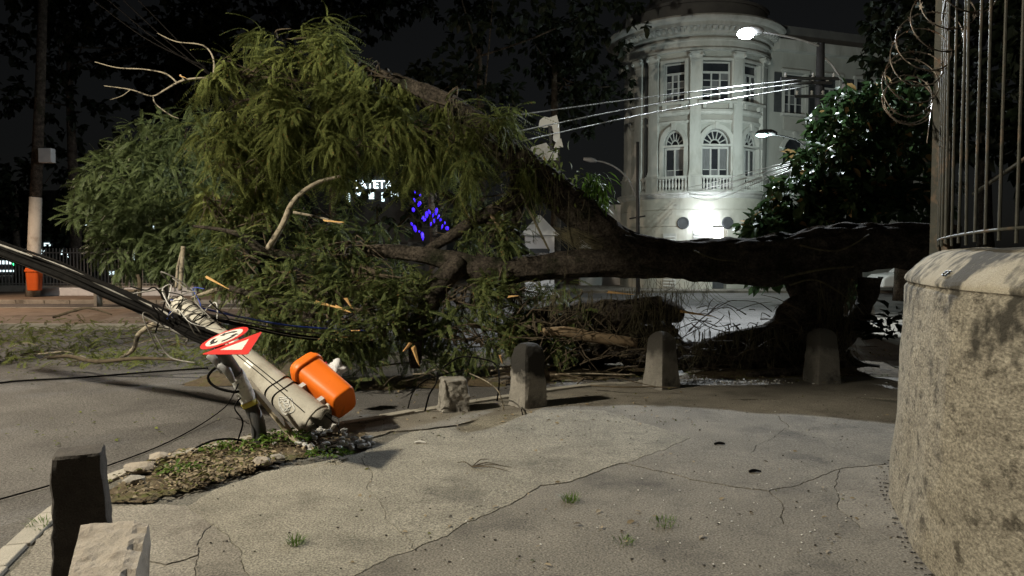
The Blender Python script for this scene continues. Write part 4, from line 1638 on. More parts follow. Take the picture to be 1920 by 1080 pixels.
def litter_bin(base, X, Y_, Z, s, label, om, group='orange litter bins'):
    rb = empty('litter_bin', tuple(base), label, 'litter bin', group)

    def T(x, y, z):
        return base + (X * x + Y_ * y + Z * z) * s
    W, D, H = .42, .34, .66
    bin_part('body', W, D, [(.70, 0), (.76, .006), (.79, .02), (.80, .03), (.86, .3), (.93, .56), (.935, .565)], om, rb, T)
    bin_part('rim', W, D, [(.95, .55), (1.03, .553), (1.045, .57), (1.045, .60), (1.03, .615), (.95, .62), (.9, .6), (.9, .56)], om, rb, T, close=False)
    bin_part('lid', W, D, [(.99, .613), (.985, .63), (.93, .672), (.8, .695), (.55, .705), (.2, .708)], om, rb, T)
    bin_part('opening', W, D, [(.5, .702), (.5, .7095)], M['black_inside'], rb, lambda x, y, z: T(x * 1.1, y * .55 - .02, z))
    for zz in (.14, .42):
        m2 = MB()
        q = [T(a, D * .40 + b, zz + c) for c in (0, .05) for a, b in ((-.09, 0), (.09, 0), (.09, .085), (-.09, .085))]
        m2.add(q, [(3, 2, 1, 0), (4, 5, 6, 7), (0, 1, 5, 4), (1, 2, 6, 5), (2, 3, 7, 6), (3, 0, 4, 7)])
        m2.build('bracket', M['grey_plastic'], rb)
    return rb


od = (pu * .50 + pr * .866).normalized()         # bin hangs off the upper right of the pole
tb = .07
bb = PB + ax * tb + od * (R0 + .15)
Yb = -od                                        # bracket side towards pole
Xb = Yb.cross(ax)
litter_bin(bb, Xb, Yb, ax, .9, 'bright orange litter bin strapped to the leaning pole', M['orange_plastic'])

# far pole with faded bin and box
b0 = Vector(G(62, 556))
fpole = empty('street_pole', tuple(b0), 'tall dark pole with whitened lower part behind the cable bundle, far left', 'pole')
Yf = b0.y
MB().tube([b0, P(64, 470, Yf), P(67, 370, Yf)], [.26, .24, .22], 14).build('painted_base', M['pole_concrete'], fpole, smooth=True)
MB().tube([P(67, 369, Yf), P(76, 150, Yf), P(82, -60, Yf)], [.215, .18, .16], 14).build('pole', M['bark'], fpole, smooth=True)
c = P(88, 292, Yf - .3)
MB().box(c, (.5, .3, .55)).build('meter_box', M['grey_plastic'], fpole, bevel=.02)
fb = P(65, 545, Yf - .42)
litter_bin(fb, Vector((1, 0, 0)), Vector((0, 1, 0)), Vector((0, 0, 1)), 1.32, 'faded orange litter bin on the far pole', M['orange_faded'])

# ================================================================== WALL, FENCE, RAZOR WIRE
WP = [(2.5, -2.0), (2.32, 0), (2.18, 1.8), (2.10, 2.6), (2.09, 3.1), (2.17, 3.65), (2.34, 4.2), (2.60, 4.87), (2.95, 5.5), (3.16, 5.72), (3.5, 5.92), (4.2, 6.1), (6, 6.4), (10, 7.0)]
wpts, _ = spline([Vector((a, b, 0)) for a, b in WP], [0] * len(WP), 8)
wpts = dens(wpts, .07)
wn_ = []
for i in range(len(wpts)):
    t = (wpts[min(i + 3, len(wpts) - 1)] - wpts[max(i - 3, 0)]).normalized()
    wn_.append(Vector((t.y, -t.x, 0)))
prof = [(-.05, -.05), (-.045, .05), (-.035, .2)] + [(-.03 + .055 * z / 1.4, z) for z in np.linspace(.3, 1.395, 20)] + [(.03, 1.408), (.042, 1.418), (.042, 1.428), (.028, 1.436), (.026, 1.45), (.034, 1.475), (.06, 1.505), (.10, 1.545), (.15, 1.588), (.20, 1.618), (.26, 1.638), (.34, 1.646), (.42, 1.64), (.52, 1.6), (.52, -.05)]
vs, fs = [], []
np_ = len(prof)
for p, n_ in zip(wpts, wn_):
    for o_, z in prof:
        q = p + n_ * o_
        d = .016 * noise.noise(Vector((q.x * 2.2, q.y * 2.2, z * 2.2))) + .008 * noise.noise(Vector((q.x * 9, q.y * 9, z * 7)))
        if 1.405 < z < 1.44:
            d *= .3
        q = q + n_ * d
        vs.append((q.x, q.y, z + (.012 * noise.noise(Vector((q.x * 3, q.y * 3, 5))) if z > 1.45 else 0)))
for i in range(len(wpts) - 1):
    for j in range(np_ - 1):
        a = i * np_ + j
        fs.append((a, a + np_, a + np_ + 1, a + 1))
ncap = next(i for i, q in enumerate(prof) if q[1] > 1.43)
wl = empty('boundary_wall', (2.6, 4.6, 0), 'rough plastered boundary wall with rounded corner and sloped coping, right foreground', 'wall')
def mould(base, name):
    m = base.copy()
    m.name = name
    N, L = m.node_tree.nodes, m.node_tree.links
    b = N['Principled BSDF']
    src = b.inputs['Base Color'].links[0].from_socket
    tc = N.new('ShaderNodeTexCoord')
    sx = N.new('ShaderNodeSeparateXYZ')
    L.new(tc.outputs['Object'], sx.inputs[0])
    facs = []
    for sc_, w in ((2.6, .55), (11, .3)):
        nz = N.new('ShaderNodeTexNoise')
        nz.inputs['Scale'].default_value = sc_
        nz.inputs['Detail'].default_value = 7
        L.new(tc.outputs['Object'], nz.inputs['Vector'])
        facs.append((nz.outputs['Fac'], w))
    prev = None
    for f, w in facs + [(sx.outputs['Z'], .13)]:
        ma = N.new('ShaderNodeMath')
        ma.operation = 'MULTIPLY_ADD'
        L.new(f, ma.inputs[0])
        ma.inputs[1].default_value = w
        if prev is not None:
            L.new(prev, ma.inputs[2])
        else:
            ma.inputs[2].default_value = 0
        prev = ma.outputs[0]
    mr = N.new('ShaderNodeMapRange')
    mr.inputs['From Min'].default_value = .605
    mr.inputs['From Max'].default_value = .68
    L.new(prev, mr.inputs['Value'])
    x = N.new('ShaderNodeMix')
    x.data_type = 'RGBA'
    L.new(mr.outputs[0], x.inputs[0])
    L.new(src, x.inputs[6])
    x.inputs[7].default_value = (.055, .05, .04, 1)
    L.new(x.outputs[2], b.inputs['Base Color'])
    return m


MB().add(vs, [f for f in fs if f[0] % np_ < ncap]).build('wall_face', mould(M['plaster_wall'], 'plaster_mould'), wl, smooth=True)
MB().add(vs, [f for f in fs if f[0] % np_ >= ncap]).build('coping', mould(M['wall_cap'], 'coping_mould'), wl, smooth=True)

# painted letters on the slope of the coping
cands = [(abs(proj(q)[0] - 1779) + abs(proj(q)[1] - 513) * 1.5, i) for i, q in enumerate(vs) if q[1] < 4.6 and 1.44 < q[2] < 1.62 and q[0] < 3]
ci = min(cands)[1]
cv = Vector(vs[ci])
tx_ = (Vector(vs[ci - np_]) - Vector(vs[ci + np_])).normalized()
tx_ = -tx_ if tx_.dot(Vector((0, -1, 0))) < 0 else tx_
ty_ = (Vector(vs[ci + 1]) - Vector(vs[ci - 1])).normalized()
tz_ = tx_.cross(ty_).normalized()
if tz_.dot(CAMP - cv) < 0:
    tz_ = -tz_
ty_ = tz_.cross(tx_)
lm = link_mesh('painted_letters', text_mesh('C F', .055, .004), M['sign_black'], wl)
lm.matrix_local = Matrix.Translation(cv + tz_ * .006 - ty_ * .02 - ORG[wl.name]) @ Matrix((tx_, ty_, tz_)).transposed().to_4x4()

fe = empty('iron_fence', (2.96, 4.92, 1.6), 'tall iron bar fence standing on the plastered wall', 'fence')
# path of the fence, inset from the face
fpath = [(p + n_ * .22) for p, n_ in zip(wpts, wn_)]
dist = [0]
for a, b in zip(fpath[:-1], fpath[1:]):
    dist.append(dist[-1] + (b - a).length)


def at_d(s):
    for i in range(len(dist) - 1):
        if dist[i + 1] >= s:
            return fpath[i].lerp(fpath[i + 1], (s - dist[i]) / max(dist[i + 1] - dist[i], 1e-6))
    return fpath[-1]


# main post where the picture puts it
best = min(range(len(fpath)), key=lambda i: abs(proj((fpath[i].x, fpath[i].y, 2.4))[0] - 1757) + (0 if 4.3 < fpath[i].y < 5.6 else 999))
pm = fpath[best]
dpm = dist[best]
mb = MB()
mb.box((pm.x, pm.y, 2.8), (.075, .075, 2.5), Matrix.Rotation(.4, 3, 'Z'))
mb.build('post', M['iron_green'], fe, bevel=.006)
mb = MB()
q = at_d(dpm + .1)
mb.box((q.x, q.y, 2.75), (.05, .05, 2.5), Matrix.Rotation(.5, 3, 'Z'))
mb.build('post', M['iron_green'], fe, bevel=.005)
q = at_d(dpm - .22)
mb = MB()
mb.box((q.x + .12, q.y + .1, 1.95), (.055, .055, .95), Matrix.Rotation(.5, 3, 'Z'))
mb.build('post', M['iron_green'], fe, bevel=.005)
tm = MB().tube([(0, 0, 0), (0, 0, 1.2), (0, 0, 2.35)], .0085, 8)
bar_me = bpy.data.meshes.new('bar')
bar_me.from_pydata(tm.v, [], tm.f)
bar_me.materials.append(M['iron_green'])
s = dpm - .16
k = 0
while s > 3.2:
    q = at_d(s)
    o = bpy.data.objects.new('bar', bar_me)
    col.objects.link(o)
    o.parent = fe
    o.location = Vector((q.x, q.y, 1.66 + .015 * (k % 2))) - ORG[fe.name]
    o.rotation_euler = (random.uniform(-.012, .012), random.uniform(-.012, .012), 0)
    s -= .175
    k += 1
rp_ = [at_d(s_) for s_ in np.linspace(3.0, dpm, 40)]
MB().tube([(p.x, p.y, 1.70 + .03 * math.sin(i / 39 * math.pi)) for i, p in enumerate(rp_)], .009, 8).build('rail', M['iron_green'], fe, smooth=True)
MB().tube([(p.x, p.y, 3.2 + .3 * math.sin(i / 39 * math.pi * .5)) for i, p in enumerate(rp_[::-1])], .014, 8).build('rail', M['iron_green'], fe, smooth=True)
d0, d1 = at_d(dpm - .5), at_d(dpm - 2.4)
MB().tube([(d0.x + .2, d0.y, 2.0), (d1.x + .25, d1.y, 2.35)], .012, 8).build('brace', M['iron_green'], fe, smooth=True)

rz = empty('razor_wire', tuple(pm + Vector((-.2, 0, 2.6))), 'coiled razor wire hanging from the top corner of the iron fence', 'razor wire')
coilc = [(1960, -90, 3.4), (1870, -60, 3.8), (1800, -10, 4.3), (1755, 50, 4.6), (1725, 105, 4.8), (1708, 150, 5.0), (1702, 185, 5.2), (1706, 200, 5.35)]
cp, _ = spline([P(*q) for q in coilc], [0] * len(coilc), 20)
N_ = 620
turns = 11
pts = []
for i in range(N_):
    t = i / (N_ - 1)
    x_ = t * (len(cp) - 1)
    j = min(int(x_), len(cp) - 2)
    c = cp[j].lerp(cp[j + 1], x_ - j)
    wob = noise.noise(Vector((t * 9, 3, 2)))
    e_a = Vector((1, .25 + .4 * wob, .22 + .3 * wob))
    e_b = Vector((-.15 * wob, .45, .80))
    th = turns * 2 * math.pi * t
    R_ = (.25 - .04 * t) * (1 + .22 * noise.noise(Vector((t * 22, 1, 2))))
    pts.append(c + (e_a * math.cos(th) * .9 + e_b * math.sin(th)) * R_ + Vector((0, 0, .03 * noise.noise(Vector((t * 30, 5, 2))))))
pts.append(P(1738, 268, 5.0))
MB().tube(pts, .0042, 6).build('coil', M['razor_steel'], rz, smooth=True)
mb = MB()
for i in range(4, N_, 6):
    p = pts[i]
    d = (pts[i + 1] - pts[i - 1]).normalized()
    s_ = d.orthogonal().normalized()
    s_ = Matrix.Rotation(random.uniform(0, 6.28), 3, d) @ s_
    t_ = d.cross(s_) * .0014
    q = [p - d * .028, p - d * .012 + s_ * .006, p - d * .020 + s_ * .017, p + s_ * .005, p + d * .020 + s_ * .017, p + d * .012 + s_ * .006, p + d * .028,
         p + d * .012 - s_ * .006, p + d * .02 - s_ * .017, p - s_ * .005, p - d * .02 - s_ * .017, p - d * .012 - s_ * .006]
    mb.prism([a - t_ for a in q], [a + t_ for a in q])
tag(mb.build('barb', M['razor_steel'], rz), kind='stuff')

# ================================================================== WIRES
def wire(name, pts, r, mat, label, cat='cable', group=None, sub=6, n=6):
    pts = [P(*p) if not isinstance(p, Vector) else p for p in pts]
    m2 = MB()
    m2.tube(pts, r, n, sub=sub)
    return tag(m2.build(name, M[mat], origin=tuple(pts[0]), smooth=True), label, cat, group)


for k, (a, b, c, wv) in enumerate(((222, 181, 146, 'topmost'), (252, 195, 152, 'middle'), (268, 210, 160, 'lowest'))):
    wire('overhead_wire', [(925 + k * 18, a, 12.2), (1240, b - 2, 15.5), (1527, c, 18.8)], .011, 'wire_bare', f'{wv} of the three bright overhead wires crossing before the corner building', 'wire', 'three overhead wires')
for k in range(6):
    e = random.uniform(-8, 8)
    wire('service_cable', [(1500, 298 + k * 3, 18.5), (1420, 320 + k * 4.5 + e * .3, 22), (1335, 345 + k * 6 + e, 30), (1290, 352 + k * 3, 35.2)], .012, 'wire_bare',
         'thin cable in the bundle running from the dark tree to the balcony', 'cable', 'cables to the balcony')
for k in range(4):
    wire('faint_wire', [(150 + k * 30, -20, 16), (270 + k * 25, 70 + 6 * k, 14.5), (385 + 12 * k, 125 + 14 * k, 13)], .012, 'cable_black', 'faint overhead wire at the upper left, going into the crown', 'wire', 'faint wires upper left')
# thick bundle from upper left to the snapped pole
cbn = empty('cable_bundle', tuple(P(360, 610, 7.1)), 'thick dark bundle of cables sagging from the left edge to the snapped pole', 'cable bundle')
for k in range(30):
    a = random.uniform(0, 6.28)
    rr = math.sqrt(random.random()) * .065
    du, dv = rr * math.cos(a), rr * math.sin(a)
    pts = []
    for (u, v, Y_) in ((-260, 365, 8.6), (0, 466, 8.0), (120, 510, 7.8), (220, 553, 7.6), (300, 590, 7.4), (360, 620, 7.15), (410, 640, 7.0)):
        j1, j2 = random.uniform(-.02, .02), random.uniform(-.025, .02)
        pts.append(P(u, v, Y_) + Vector((0, du + j1, dv + j2)))
    MB().tube(pts, random.choice((.010, .014, .018, .024)), 7, sub=5).build('cable', M['cable_grey' if k % 13 == 5 else 'cable_black'], cbn, smooth=True)
# tangle around the pole top
tg_ = empty('cable_tangle', tuple(P(345, 590, 7.3)), 'tangle of black, grey and blue cables wrapped round the pole top', 'cables')
for k in range(26):
    c = P(random.uniform(290, 400), random.uniform(560, 640), random.uniform(6.95, 7.7))
    c2 = c + ax * random.uniform(-.5, .6) + Vector((random.uniform(-.3, .3), random.uniform(-.15, .15), random.uniform(-.15, .15)))
    m_ = (c + c2) / 2 + Vector((random.uniform(-.2, .2), random.uniform(-.2, .2), random.uniform(-.1, .25)))
    MB().tube([c, c.lerp(m_, .5) + Vector((random.uniform(-.1, .1), 0, random.uniform(-.1, .1))), m_, c2], random.choice((.004, .006, .008)), 6, sub=5).build('cable', M[random.choice(('cable_black', 'cable_black', 'cable_black', 'cable_grey', 'cable_grey', 'cable_blue', 'cable_pale') if k > 6 else ('cable_grey',))], tg_, smooth=True)
for k in range(5):
    t0 = PLEN - .25 - .09 * k
    MB().tube([pole_pt(t0 + .12 * a / 6.28, a, .012) for a in np.linspace(0, 2 * math.pi * 1.3, 40)], .006, 6).build('cable', M['cable_black' if k % 2 else 'cable_grey'], tg_, smooth=True)
# strands that run right from the pole to under the crown
for k in range(7):
    du, dv = random.uniform(-12, 12), random.uniform(-10, 16)
    m_ = ('cable_black', 'cable_grey', 'cable_blue', 'cable_black', 'cable_pale')[k % 5]
    wire('loose_cable', [(330 + du, 572 + dv, 7.5), (400 + du, 590 + dv, 7.7), (470, 606 + dv * .8, 8.2), (560, 622 + dv, 8.8), (690, 632 + dv * 1.2, 9.4)], random.choice((.006, .008, .011)), m_,
         m_[6:] + ' loose cable trailing from the pole top to the right under the crown', 'cable', 'loose cables under the crown')
wire('fallen_wire', [Vector((-6.5, 8.75, -.10))] + [G(0, 718, -.1), G(150, 708, -.1), G(290, 697, -.1), G(390, 690, -.1)], .014, 'cable_black', 'thick dark wire lying across the road from the left edge to the pole', 'wire')
wire('fallen_wire', [G(-60, 955, -.11), G(0, 936, -.11), G(110, 905, -.11), G(205, 872, -.11), G(300, 836, -.11), G(370, 800, -.1), G(420, 765, .0), P(440, 735, 6.0), P(448, 715, 6.08)], .006, 'cable_black',
     'thin dark wire lying on the road and rising to the sign post', 'wire')
wire('curved_wire', [G(345, 870), P(360, 845, 5.8), P(400, 826, 5.85), P(445, 824, 5.95), P(480, 838, 6.0)], .009, 'cable_black', 'black wire arching over the weeds left of the sign post', 'wire')
wire('curved_wire', [G(380, 885), P(405, 858, 5.75), P(445, 842, 5.9), P(482, 845, 6.0)], .006, 'cable_black', 'thin black wire arching low over the litter left of the sign post', 'wire')
wire('cable_loop', [P(430, 690, 6.1), P(405, 690, 6.05), P(390, 708, 6.0), P(405, 726, 6.0), P(440, 735, 6.0), P(452, 730, 6.05)], .012, 'cable_black', 'black cable loop beside the wrapped sign post', 'cable')
wire('cable_loop', [P(452, 745, 6.05), P(440, 765, 6.0), P(455, 790, 6.0), P(448, 820, 6.0), G(440, 850)], .007, 'cable_black', 'thin cable hanging down behind the sign post', 'cable')
# bent wires around the stub
for nm, pts, lb in (((0), [G(765, 765), P(775, 735, 7.4), P(800, 712, 7.5), P(840, 700, 7.6), P(870, 694, 7.7)], 'bent rusty wire rising left of the broken stub'),
                    ((1), [G(797, 770), P(805, 740, 7.3), P(818, 718, 7.35), P(820, 698, 7.4)], 'upright bent stick just left of the broken stub'),
                    ((2), [P(830, 690, 8.2), P(862, 670, 8.2), P(900, 672, 8.1), P(930, 684, 8.0), P(936, 715, 7.8), G(932, 752)], 'dark wire arch between the stub and the round topped bollard'),
                    ((3), [P(880, 700, 7.7), P(912, 715, 7.6), P(935, 735, 7.5), G(945, 768)], 'thin bent wire beside the round topped bollard'),
                    ((4), [G(940, 760), G(975, 762), P(978, 770, 7.3), G(980, 778)], 'short wire on the ground at the foot of the round topped bollard')):
    wire('bent_wire', pts, .009 if nm in (1, 2) else .006, 'bark_pale' if nm == 3 else 'cable_black', lb, 'wire')

# ================================================================== PARKED CAR
cx0 = P(1640, 520, 33.0)
ca = empty('parked_car', (cx0.x + 2.0, 33.0, -.12), 'white parked car half hidden behind the boundary wall', 'car')


def car_sec(prof, y0, y1, inset=0.0):
    m2 = MB()
    m2.prism([(cx0.x + a, y0 + inset, b - .12) for a, b in prof], [(cx0.x + a, y1 - inset, b - .12) for a, b in prof])
    return m2


car_sec([(-.02, .32), (4.15, .3), (4.2, .7), (4.1, .95), (3.3, 1.02), (1.1, .98), (.25, .88), (.0, .72)], 32.2, 33.9).build('body', M['car_white'], ca, bevel=.08)
car_sec([(.95, .98), (3.9, .98), (3.5, 1.48), (1.75, 1.5)], 32.3, 33.8).build('cabin', M['car_white'], ca, bevel=.08)
car_sec([(1.25, 1.02), (2.3, 1.02), (2.3, 1.4), (1.8, 1.4)], 32.27, 32.3).build('side_window', M['car_glass'], ca)
car_sec([(2.4, 1.02), (3.5, 1.02), (3.3, 1.4), (2.4, 1.4)], 32.27, 32.3).build('side_window', M['car_glass'], ca)
for dx in (.75, 3.4):
    R = Matrix.Rotation(math.radians(90), 3, 'X')
    t_ = MB().lathe((cx0.x + dx, 32.3, .2), [(.2, -.02), (.31, -.02), (.32, .06), (.31, .14), (.2, .14)], 24, R).build('wheel', M['tyre'], ca, smooth=True)
    MB().lathe((cx0.x + dx, 32.3, .2), [(.2, .12), (.19, .15), (.05, .13)], 20, R).build('rim', M['lamp_housing'], t_)
MB().box((cx0.x + .02, 32.5, .6), (.1, .35, .16)).build('headlight', M['car_glass'], ca, bevel=.02)

# ================================================================== PARK RAILING, BENCH WALL, SIGNAL at far left
pk = empty('park_railing', (-22, 33, 0), 'dark vertical park railing behind the traffic island at far left', 'railing')
tm = MB().box((0, 0, .95), (.035, .035, 1.7))
rb_me = bpy.data.meshes.new('bar')
rb_me.from_pydata(tm.v, [], tm.f)
rb_me.materials.append(M['cable_grey'])
for i in range(58):
    o = bpy.data.objects.new('bar', rb_me)
    col.objects.link(o)
    o.parent = pk
    o.location = (-1.5 + i * .155, 0, .15)
for z in (.35, 1.75):
    MB().box((-19.0, 33, z), (9.2, .05, .06)).build('rail', M['cable_grey'], pk)
MB().box((-19.0, 33, .12), (9.4, .35, .3)).build('plinth', M['kerb'], pk, bevel=.02)
for (u, v, w, hh, nm, lb) in ((155, 545, 3.6, .3, 'low_wall', 'low pale wall segment left of the park trees'), (285, 542, 3.4, .22, 'low_wall', 'low pale wall segment behind the debris heap')):
    p = P(u, v, 29.5)
    tag(MB().box((p.x, 29.5, .16), (w, .4, .32)).build(nm, M['white_paint'], origin=(p.x, 29.5, 0), bevel=.02), lb, 'low wall')
q = P(216, 528, 25)
bn = empty('park_bench', (q.x, 25, -.12), 'pale park bench by the traffic island', 'bench')
MB().box((q.x, 25, .42), (1.5, .4, .06)).build('seat', M['bark_pale'], bn)
for dx in (-.6, .6):
    MB().box((q.x + dx, 25, .14), (.1, .36, .5)).build('leg', M['kerb'], bn)
q = P(30, 495, 44)
ts = empty('traffic_signal', (q.x, 44, 0), 'traffic signal showing green at the far left edge', 'traffic signal')
MB().tube([(q.x, 44.2, 0), (q.x, 44.2, q.z + .8)], .07, 8).build('post', M['dark_metal'], ts)
MB().box((q.x, 44.05, q.z + .3), (.36, .25, 1.0)).build('housing', M['dark_metal'], ts, bevel=.02)
for i, mt in enumerate(('signal_green', 'shutter_dark', 'shutter_dark')):
    MB().lathe((q.x, 43.92, q.z + i * .3), [(.13, 0), (.12, .03), (.06, .05), (.01, .055)], 14, Matrix.Rotation(math.radians(90), 3, 'X')).build('lens', M[mt], ts, smooth=True)

# ================================================================== FALLEN TREE
ft = empty('fallen_tree', tuple(G(1545, 690)), 'huge uprooted tree lying across the street with its leafy crown at left', 'tree')


def limb(name, lst, n=14, rough=.10, rs=2.2, mat='bark', parent=ft, sub=6, ridge=0.0):
    pts, rad = PP(lst)
    m2 = MB()
    m2.tube(pts, rad, n, rough=rough, rs=rs, sub=sub, ridge=ridge)
    return m2.build(name, M[mat], parent, smooth=True)


limb('trunk', [(1800, 466, 10.0, .26), (1740, 464, 10.2, .31), (1640, 464, 10.35, .335), (1540, 476, 10.4, .39), (1450, 486, 10.5, .36), (1350, 489, 10.6, .29), (1260, 487, 10.7, .27), (1190, 478, 10.8, .30), (1140, 455, 10.9, .30)],
     72, .13, 1.8, sub=22, ridge=.30)
limb('branch', [(1230, 478, 10.8, .2), (1150, 452, 10.95, .26), (1100, 412, 11.05, .27), (1055, 370, 11.1, .26), (1000, 322, 11.2, .25), (930, 268, 11.3, .235), (862, 215, 11.5, .20), (800, 180, 11.7, .17), (730, 150, 12, .12), (650, 112, 12.3, .08), (580, 82, 12.5, .04)],
     56, .12, 2.0, sub=16, ridge=.30)
limb('branch', [(1240, 490, 10.75, .2), (1150, 494, 10.75, .22), (1060, 497, 10.7, .19), (980, 504, 10.6, .19), (910, 507, 10.55, .2), (850, 490, 10.6, .15), (790, 478, 10.7, .11), (700, 470, 10.9, .09), (600, 482, 11, .075), (500, 470, 11, .055), (440, 440, 11, .03)],
     44, .12, 2.2, sub=14, ridge=.25)
limb('branch', [(865, 492, 10.5, .13), (828, 530, 10.3, .16), (798, 590, 10.1, .15), (782, 640, 9.9, .12), (778, 690, 9.8, .07)], 16, .2, 3)
limb('branch', [(1010, 345, 11.0, .12), (960, 378, 10.9, .11), (905, 405, 10.9, .1), (850, 440, 10.9, .09), (800, 470, 10.9, .07)], 12, .12, 3)
limb('branch', [(760, 330, 11.2, .04), (830, 360, 11.1, .07), (900, 410, 11.0, .1), (950, 440, 10.9, .11), (985, 480, 10.8, .09)], 12, .12, 3)
limb('branch', [(965, 330, 11.1, .09), (972, 380, 11.0, .09), (965, 440, 10.95, .08)], 12, .12, 3)
limb('branch', [(640, 330, 10.3, .022), (590, 345, 10.25, .03), (550, 378, 10.2, .036), (530, 420, 10.2, .042), (502, 468, 10.3, .05)], 10, .15, 6, 'bark_pale')
limb('branch', [(560, 480, 10.4, .07), (500, 475, 10.3, .07), (460, 445, 10.2, .05), (420, 432, 10.1, .03), (362, 424, 10.0, .018)], 10, .15, 4)
limb('branch', [(640, 420, 10.5, .012), (600, 408, 10.5, .016), (550, 398, 10.5, .02)], 8, .1, 4, 'bark_pale')
limb('branch', [(700, 640, 9.8, .1), (620, 630, 9.7, .09), (560, 590, 9.6, .08), (500, 560, 9.7, .06), (430, 540, 9.8, .04)], 12, .15, 3)
limb('branch', [(600, 560, 9.9, .05), (580, 600, 9.6, .06), (560, 650, 9.4, .05)], 10, .15, 3)
for pts in ([(395, 146, 12, .02), (345, 150, 12, .018), (310, 168, 12, .014), (285, 180, 12, .012), (245, 168, 12, .009), (195, 161, 12, .006)],
            [(332, 155, 12, .014), (310, 138, 12, .012), (270, 130, 12, .01), (220, 127, 12, .009), (178, 116, 12, .006)],
            [(287, 181, 12, .011), (292, 195, 12, .01), (318, 215, 12, .008), (335, 222, 12, .005)],
            [(400, 148, 12, .02), (400, 110, 12.2, .014), (380, 85, 12.3, .012), (330, 78, 12.3, .009), (295, 62, 12.4, .005)],
            [(245, 168, 12, .008), (228, 180, 12, .006), (206, 187, 12, .004)], [(345, 150, 12, .012), (338, 140, 12, .01)]):
    limb('bare_branch', pts, 8, .12, 8, 'bark_pale', sub=5)
# stump, root plate and roots
limb('stump', [(1548, 716, 10.25, .40), (1545, 680, 10.3, .34), (1540, 630, 10.35, .29), (1535, 580, 10.4, .32), (1535, 530, 10.4, .42), (1545, 490, 10.4, .40)], 60, .25, 2.4, sub=14, ridge=.35)
for lst in ([(1530, 560, 10.3, .24), (1490, 590, 10.2, .2), (1450, 622, 10.15, .15), (1400, 632, 10.1, .11), (1340, 640, 10.1, .06), (1290, 655, 10.1, .012)],
            [(1520, 640, 10.2, .18), (1470, 660, 10.0, .14), (1410, 668, 9.9, .1), (1350, 672, 9.9, .05), (1290, 685, 9.9, .012)],
            [(1545, 670, 10.1, .16), (1510, 695, 9.8, .09), (1450, 700, 9.6, .05), (1400, 704, 9.5, .03)],
            [(1560, 640, 10.2, .2), (1605, 600, 10.25, .14), (1625, 560, 10.3, .12), (1630, 520, 10.3, .16)],
            [(1580, 670, 10.2, .14), (1615, 690, 10.1, .08), (1650, 690, 10.0, .04)]):
    limb('root', lst, 20, .3, 4, sub=8, ridge=.3)
rp_m = MB()
for (u, v, Y_, sx_, sy_, sz_) in ((1420, 668, 10.35, 1.7, .8, .62), (1500, 655, 10.4, 1.0, .8, 1.1), (1340, 672, 10.3, 1.2, .6, .40), (1290, 668, 10.5, .8, .5, .36), (1100, 640, 11.0, 1.5, .6, .7), (1200, 640, 10.9, 1.1, .6, .75), (1010, 640, 11.0, 1.2, .6, .6)):
    c = P(u, v, Y_)
    k0 = len(rp_m.v)
    rp_m.rock((c.x, c.y, c.z), (sx_, sy_, sz_), int(u), 5, .5)
    for i in range(k0, len(rp_m.v)):
        q = Vector(rp_m.v[i])
        d = (q - c).normalized()
        rp_m.v[i] = tuple(q + d * (.07 * noise.noise(q * 7) + .05 * noise.noise(q * 15) + .03 * noise.noise(q * 31)))
rp_m.build('root_plate', M['bark'], ft)
# low log with hanging growth
limb('branch', [(1275, 590, 10.6, .13), (1230, 580, 10.5, .2), (1150, 585, 10.5, .19), (1060, 590, 10.5, .17), (980, 600, 10.5, .13)], 16, .2, 2.5)
# strands: lianas and roots hanging from trunk and branches
def strand(m2, p0, L, r, side=.15, dirv=(0, 0, -1), seg=7):
    d = Vector(dirv).normalized()
    pts = [p0]
    w = Vector((random.uniform(-side, side), random.uniform(-side, side), 0))
    for i in range(1, seg):
        t = i / (seg - 1)
        q = p0 + d * L * t + w * t * t * L + Vector((noise.noise(p0 * 3 + Vector((t * 3, 0, 0))), noise.noise(p0 * 3 + Vector((0, t * 3, 0))), 0)) * .07 * t * min(1, L)
        q.z = max(q.z, -.10)
        pts.append(q)
    m2.tube(pts, [r * (1 - .6 * i / (seg - 1)) for i in range(seg)], 4, cap=False)


st_ = MB()
fork = [P(1100, 400, 10.8), P(1040, 350, 10.85), P(985, 305, 10.95), P(930, 268, 11.05), P(880, 232, 11.2), P(840, 205, 11.3)]
for k in range(120):
    t = random.random() ** .8 * (len(fork) - 1)
    j = min(int(t), len(fork) - 2)
    p = fork[j].lerp(fork[j + 1], t - j) + Vector((random.uniform(-.1, .1), random.uniform(-.35, .05), random.uniform(-.1, .2)))
    strand(st_, p, random.uniform(.2, 1.5) * random.uniform(.4, 1), random.uniform(.003, .010), .5)
for k in range(90):        # fan of roots below the fork
    p = P(random.uniform(1035, 1075), random.uniform(425, 445), 10.7)
    strand(st_, p, random.uniform(.4, .75), .005, .1, (random.uniform(.5, 1.6), 0, -random.uniform(.3, .8)), 5)
tag(st_.build('hanging_roots', M['liana'], ft), kind='stuff')
st_ = MB()
for k in range(150):       # growth hanging from the low log
    p = P(random.uniform(1185, 1280), random.uniform(545, 590), random.uniform(10.1, 10.5))
    strand(st_, p, random.uniform(.1, .95), random.uniform(.003, .007), .6)
for k in range(140):
    p = P(random.uniform(1000, 1200), random.uniform(540, 590), random.uniform(10.2, 10.5))
    strand(st_, p, random.uniform(.2, .6), random.uniform(.004, .007), .5)
for k in range(110):       # beside the stump
    p = P(random.uniform(1535, 1605), random.uniform(520, 600), random.uniform(9.9, 10.2))
    strand(st_, p, random.uniform(.2, 1.1), random.uniform(.003, .007), .6)
for k in range(120):
    p = P(random.uniform(1300, 1520), random.uniform(610, 650), random.uniform(9.7, 10.0))
    strand(st_, p, random.uniform(.25, .7), random.uniform(.004, .007), .8)
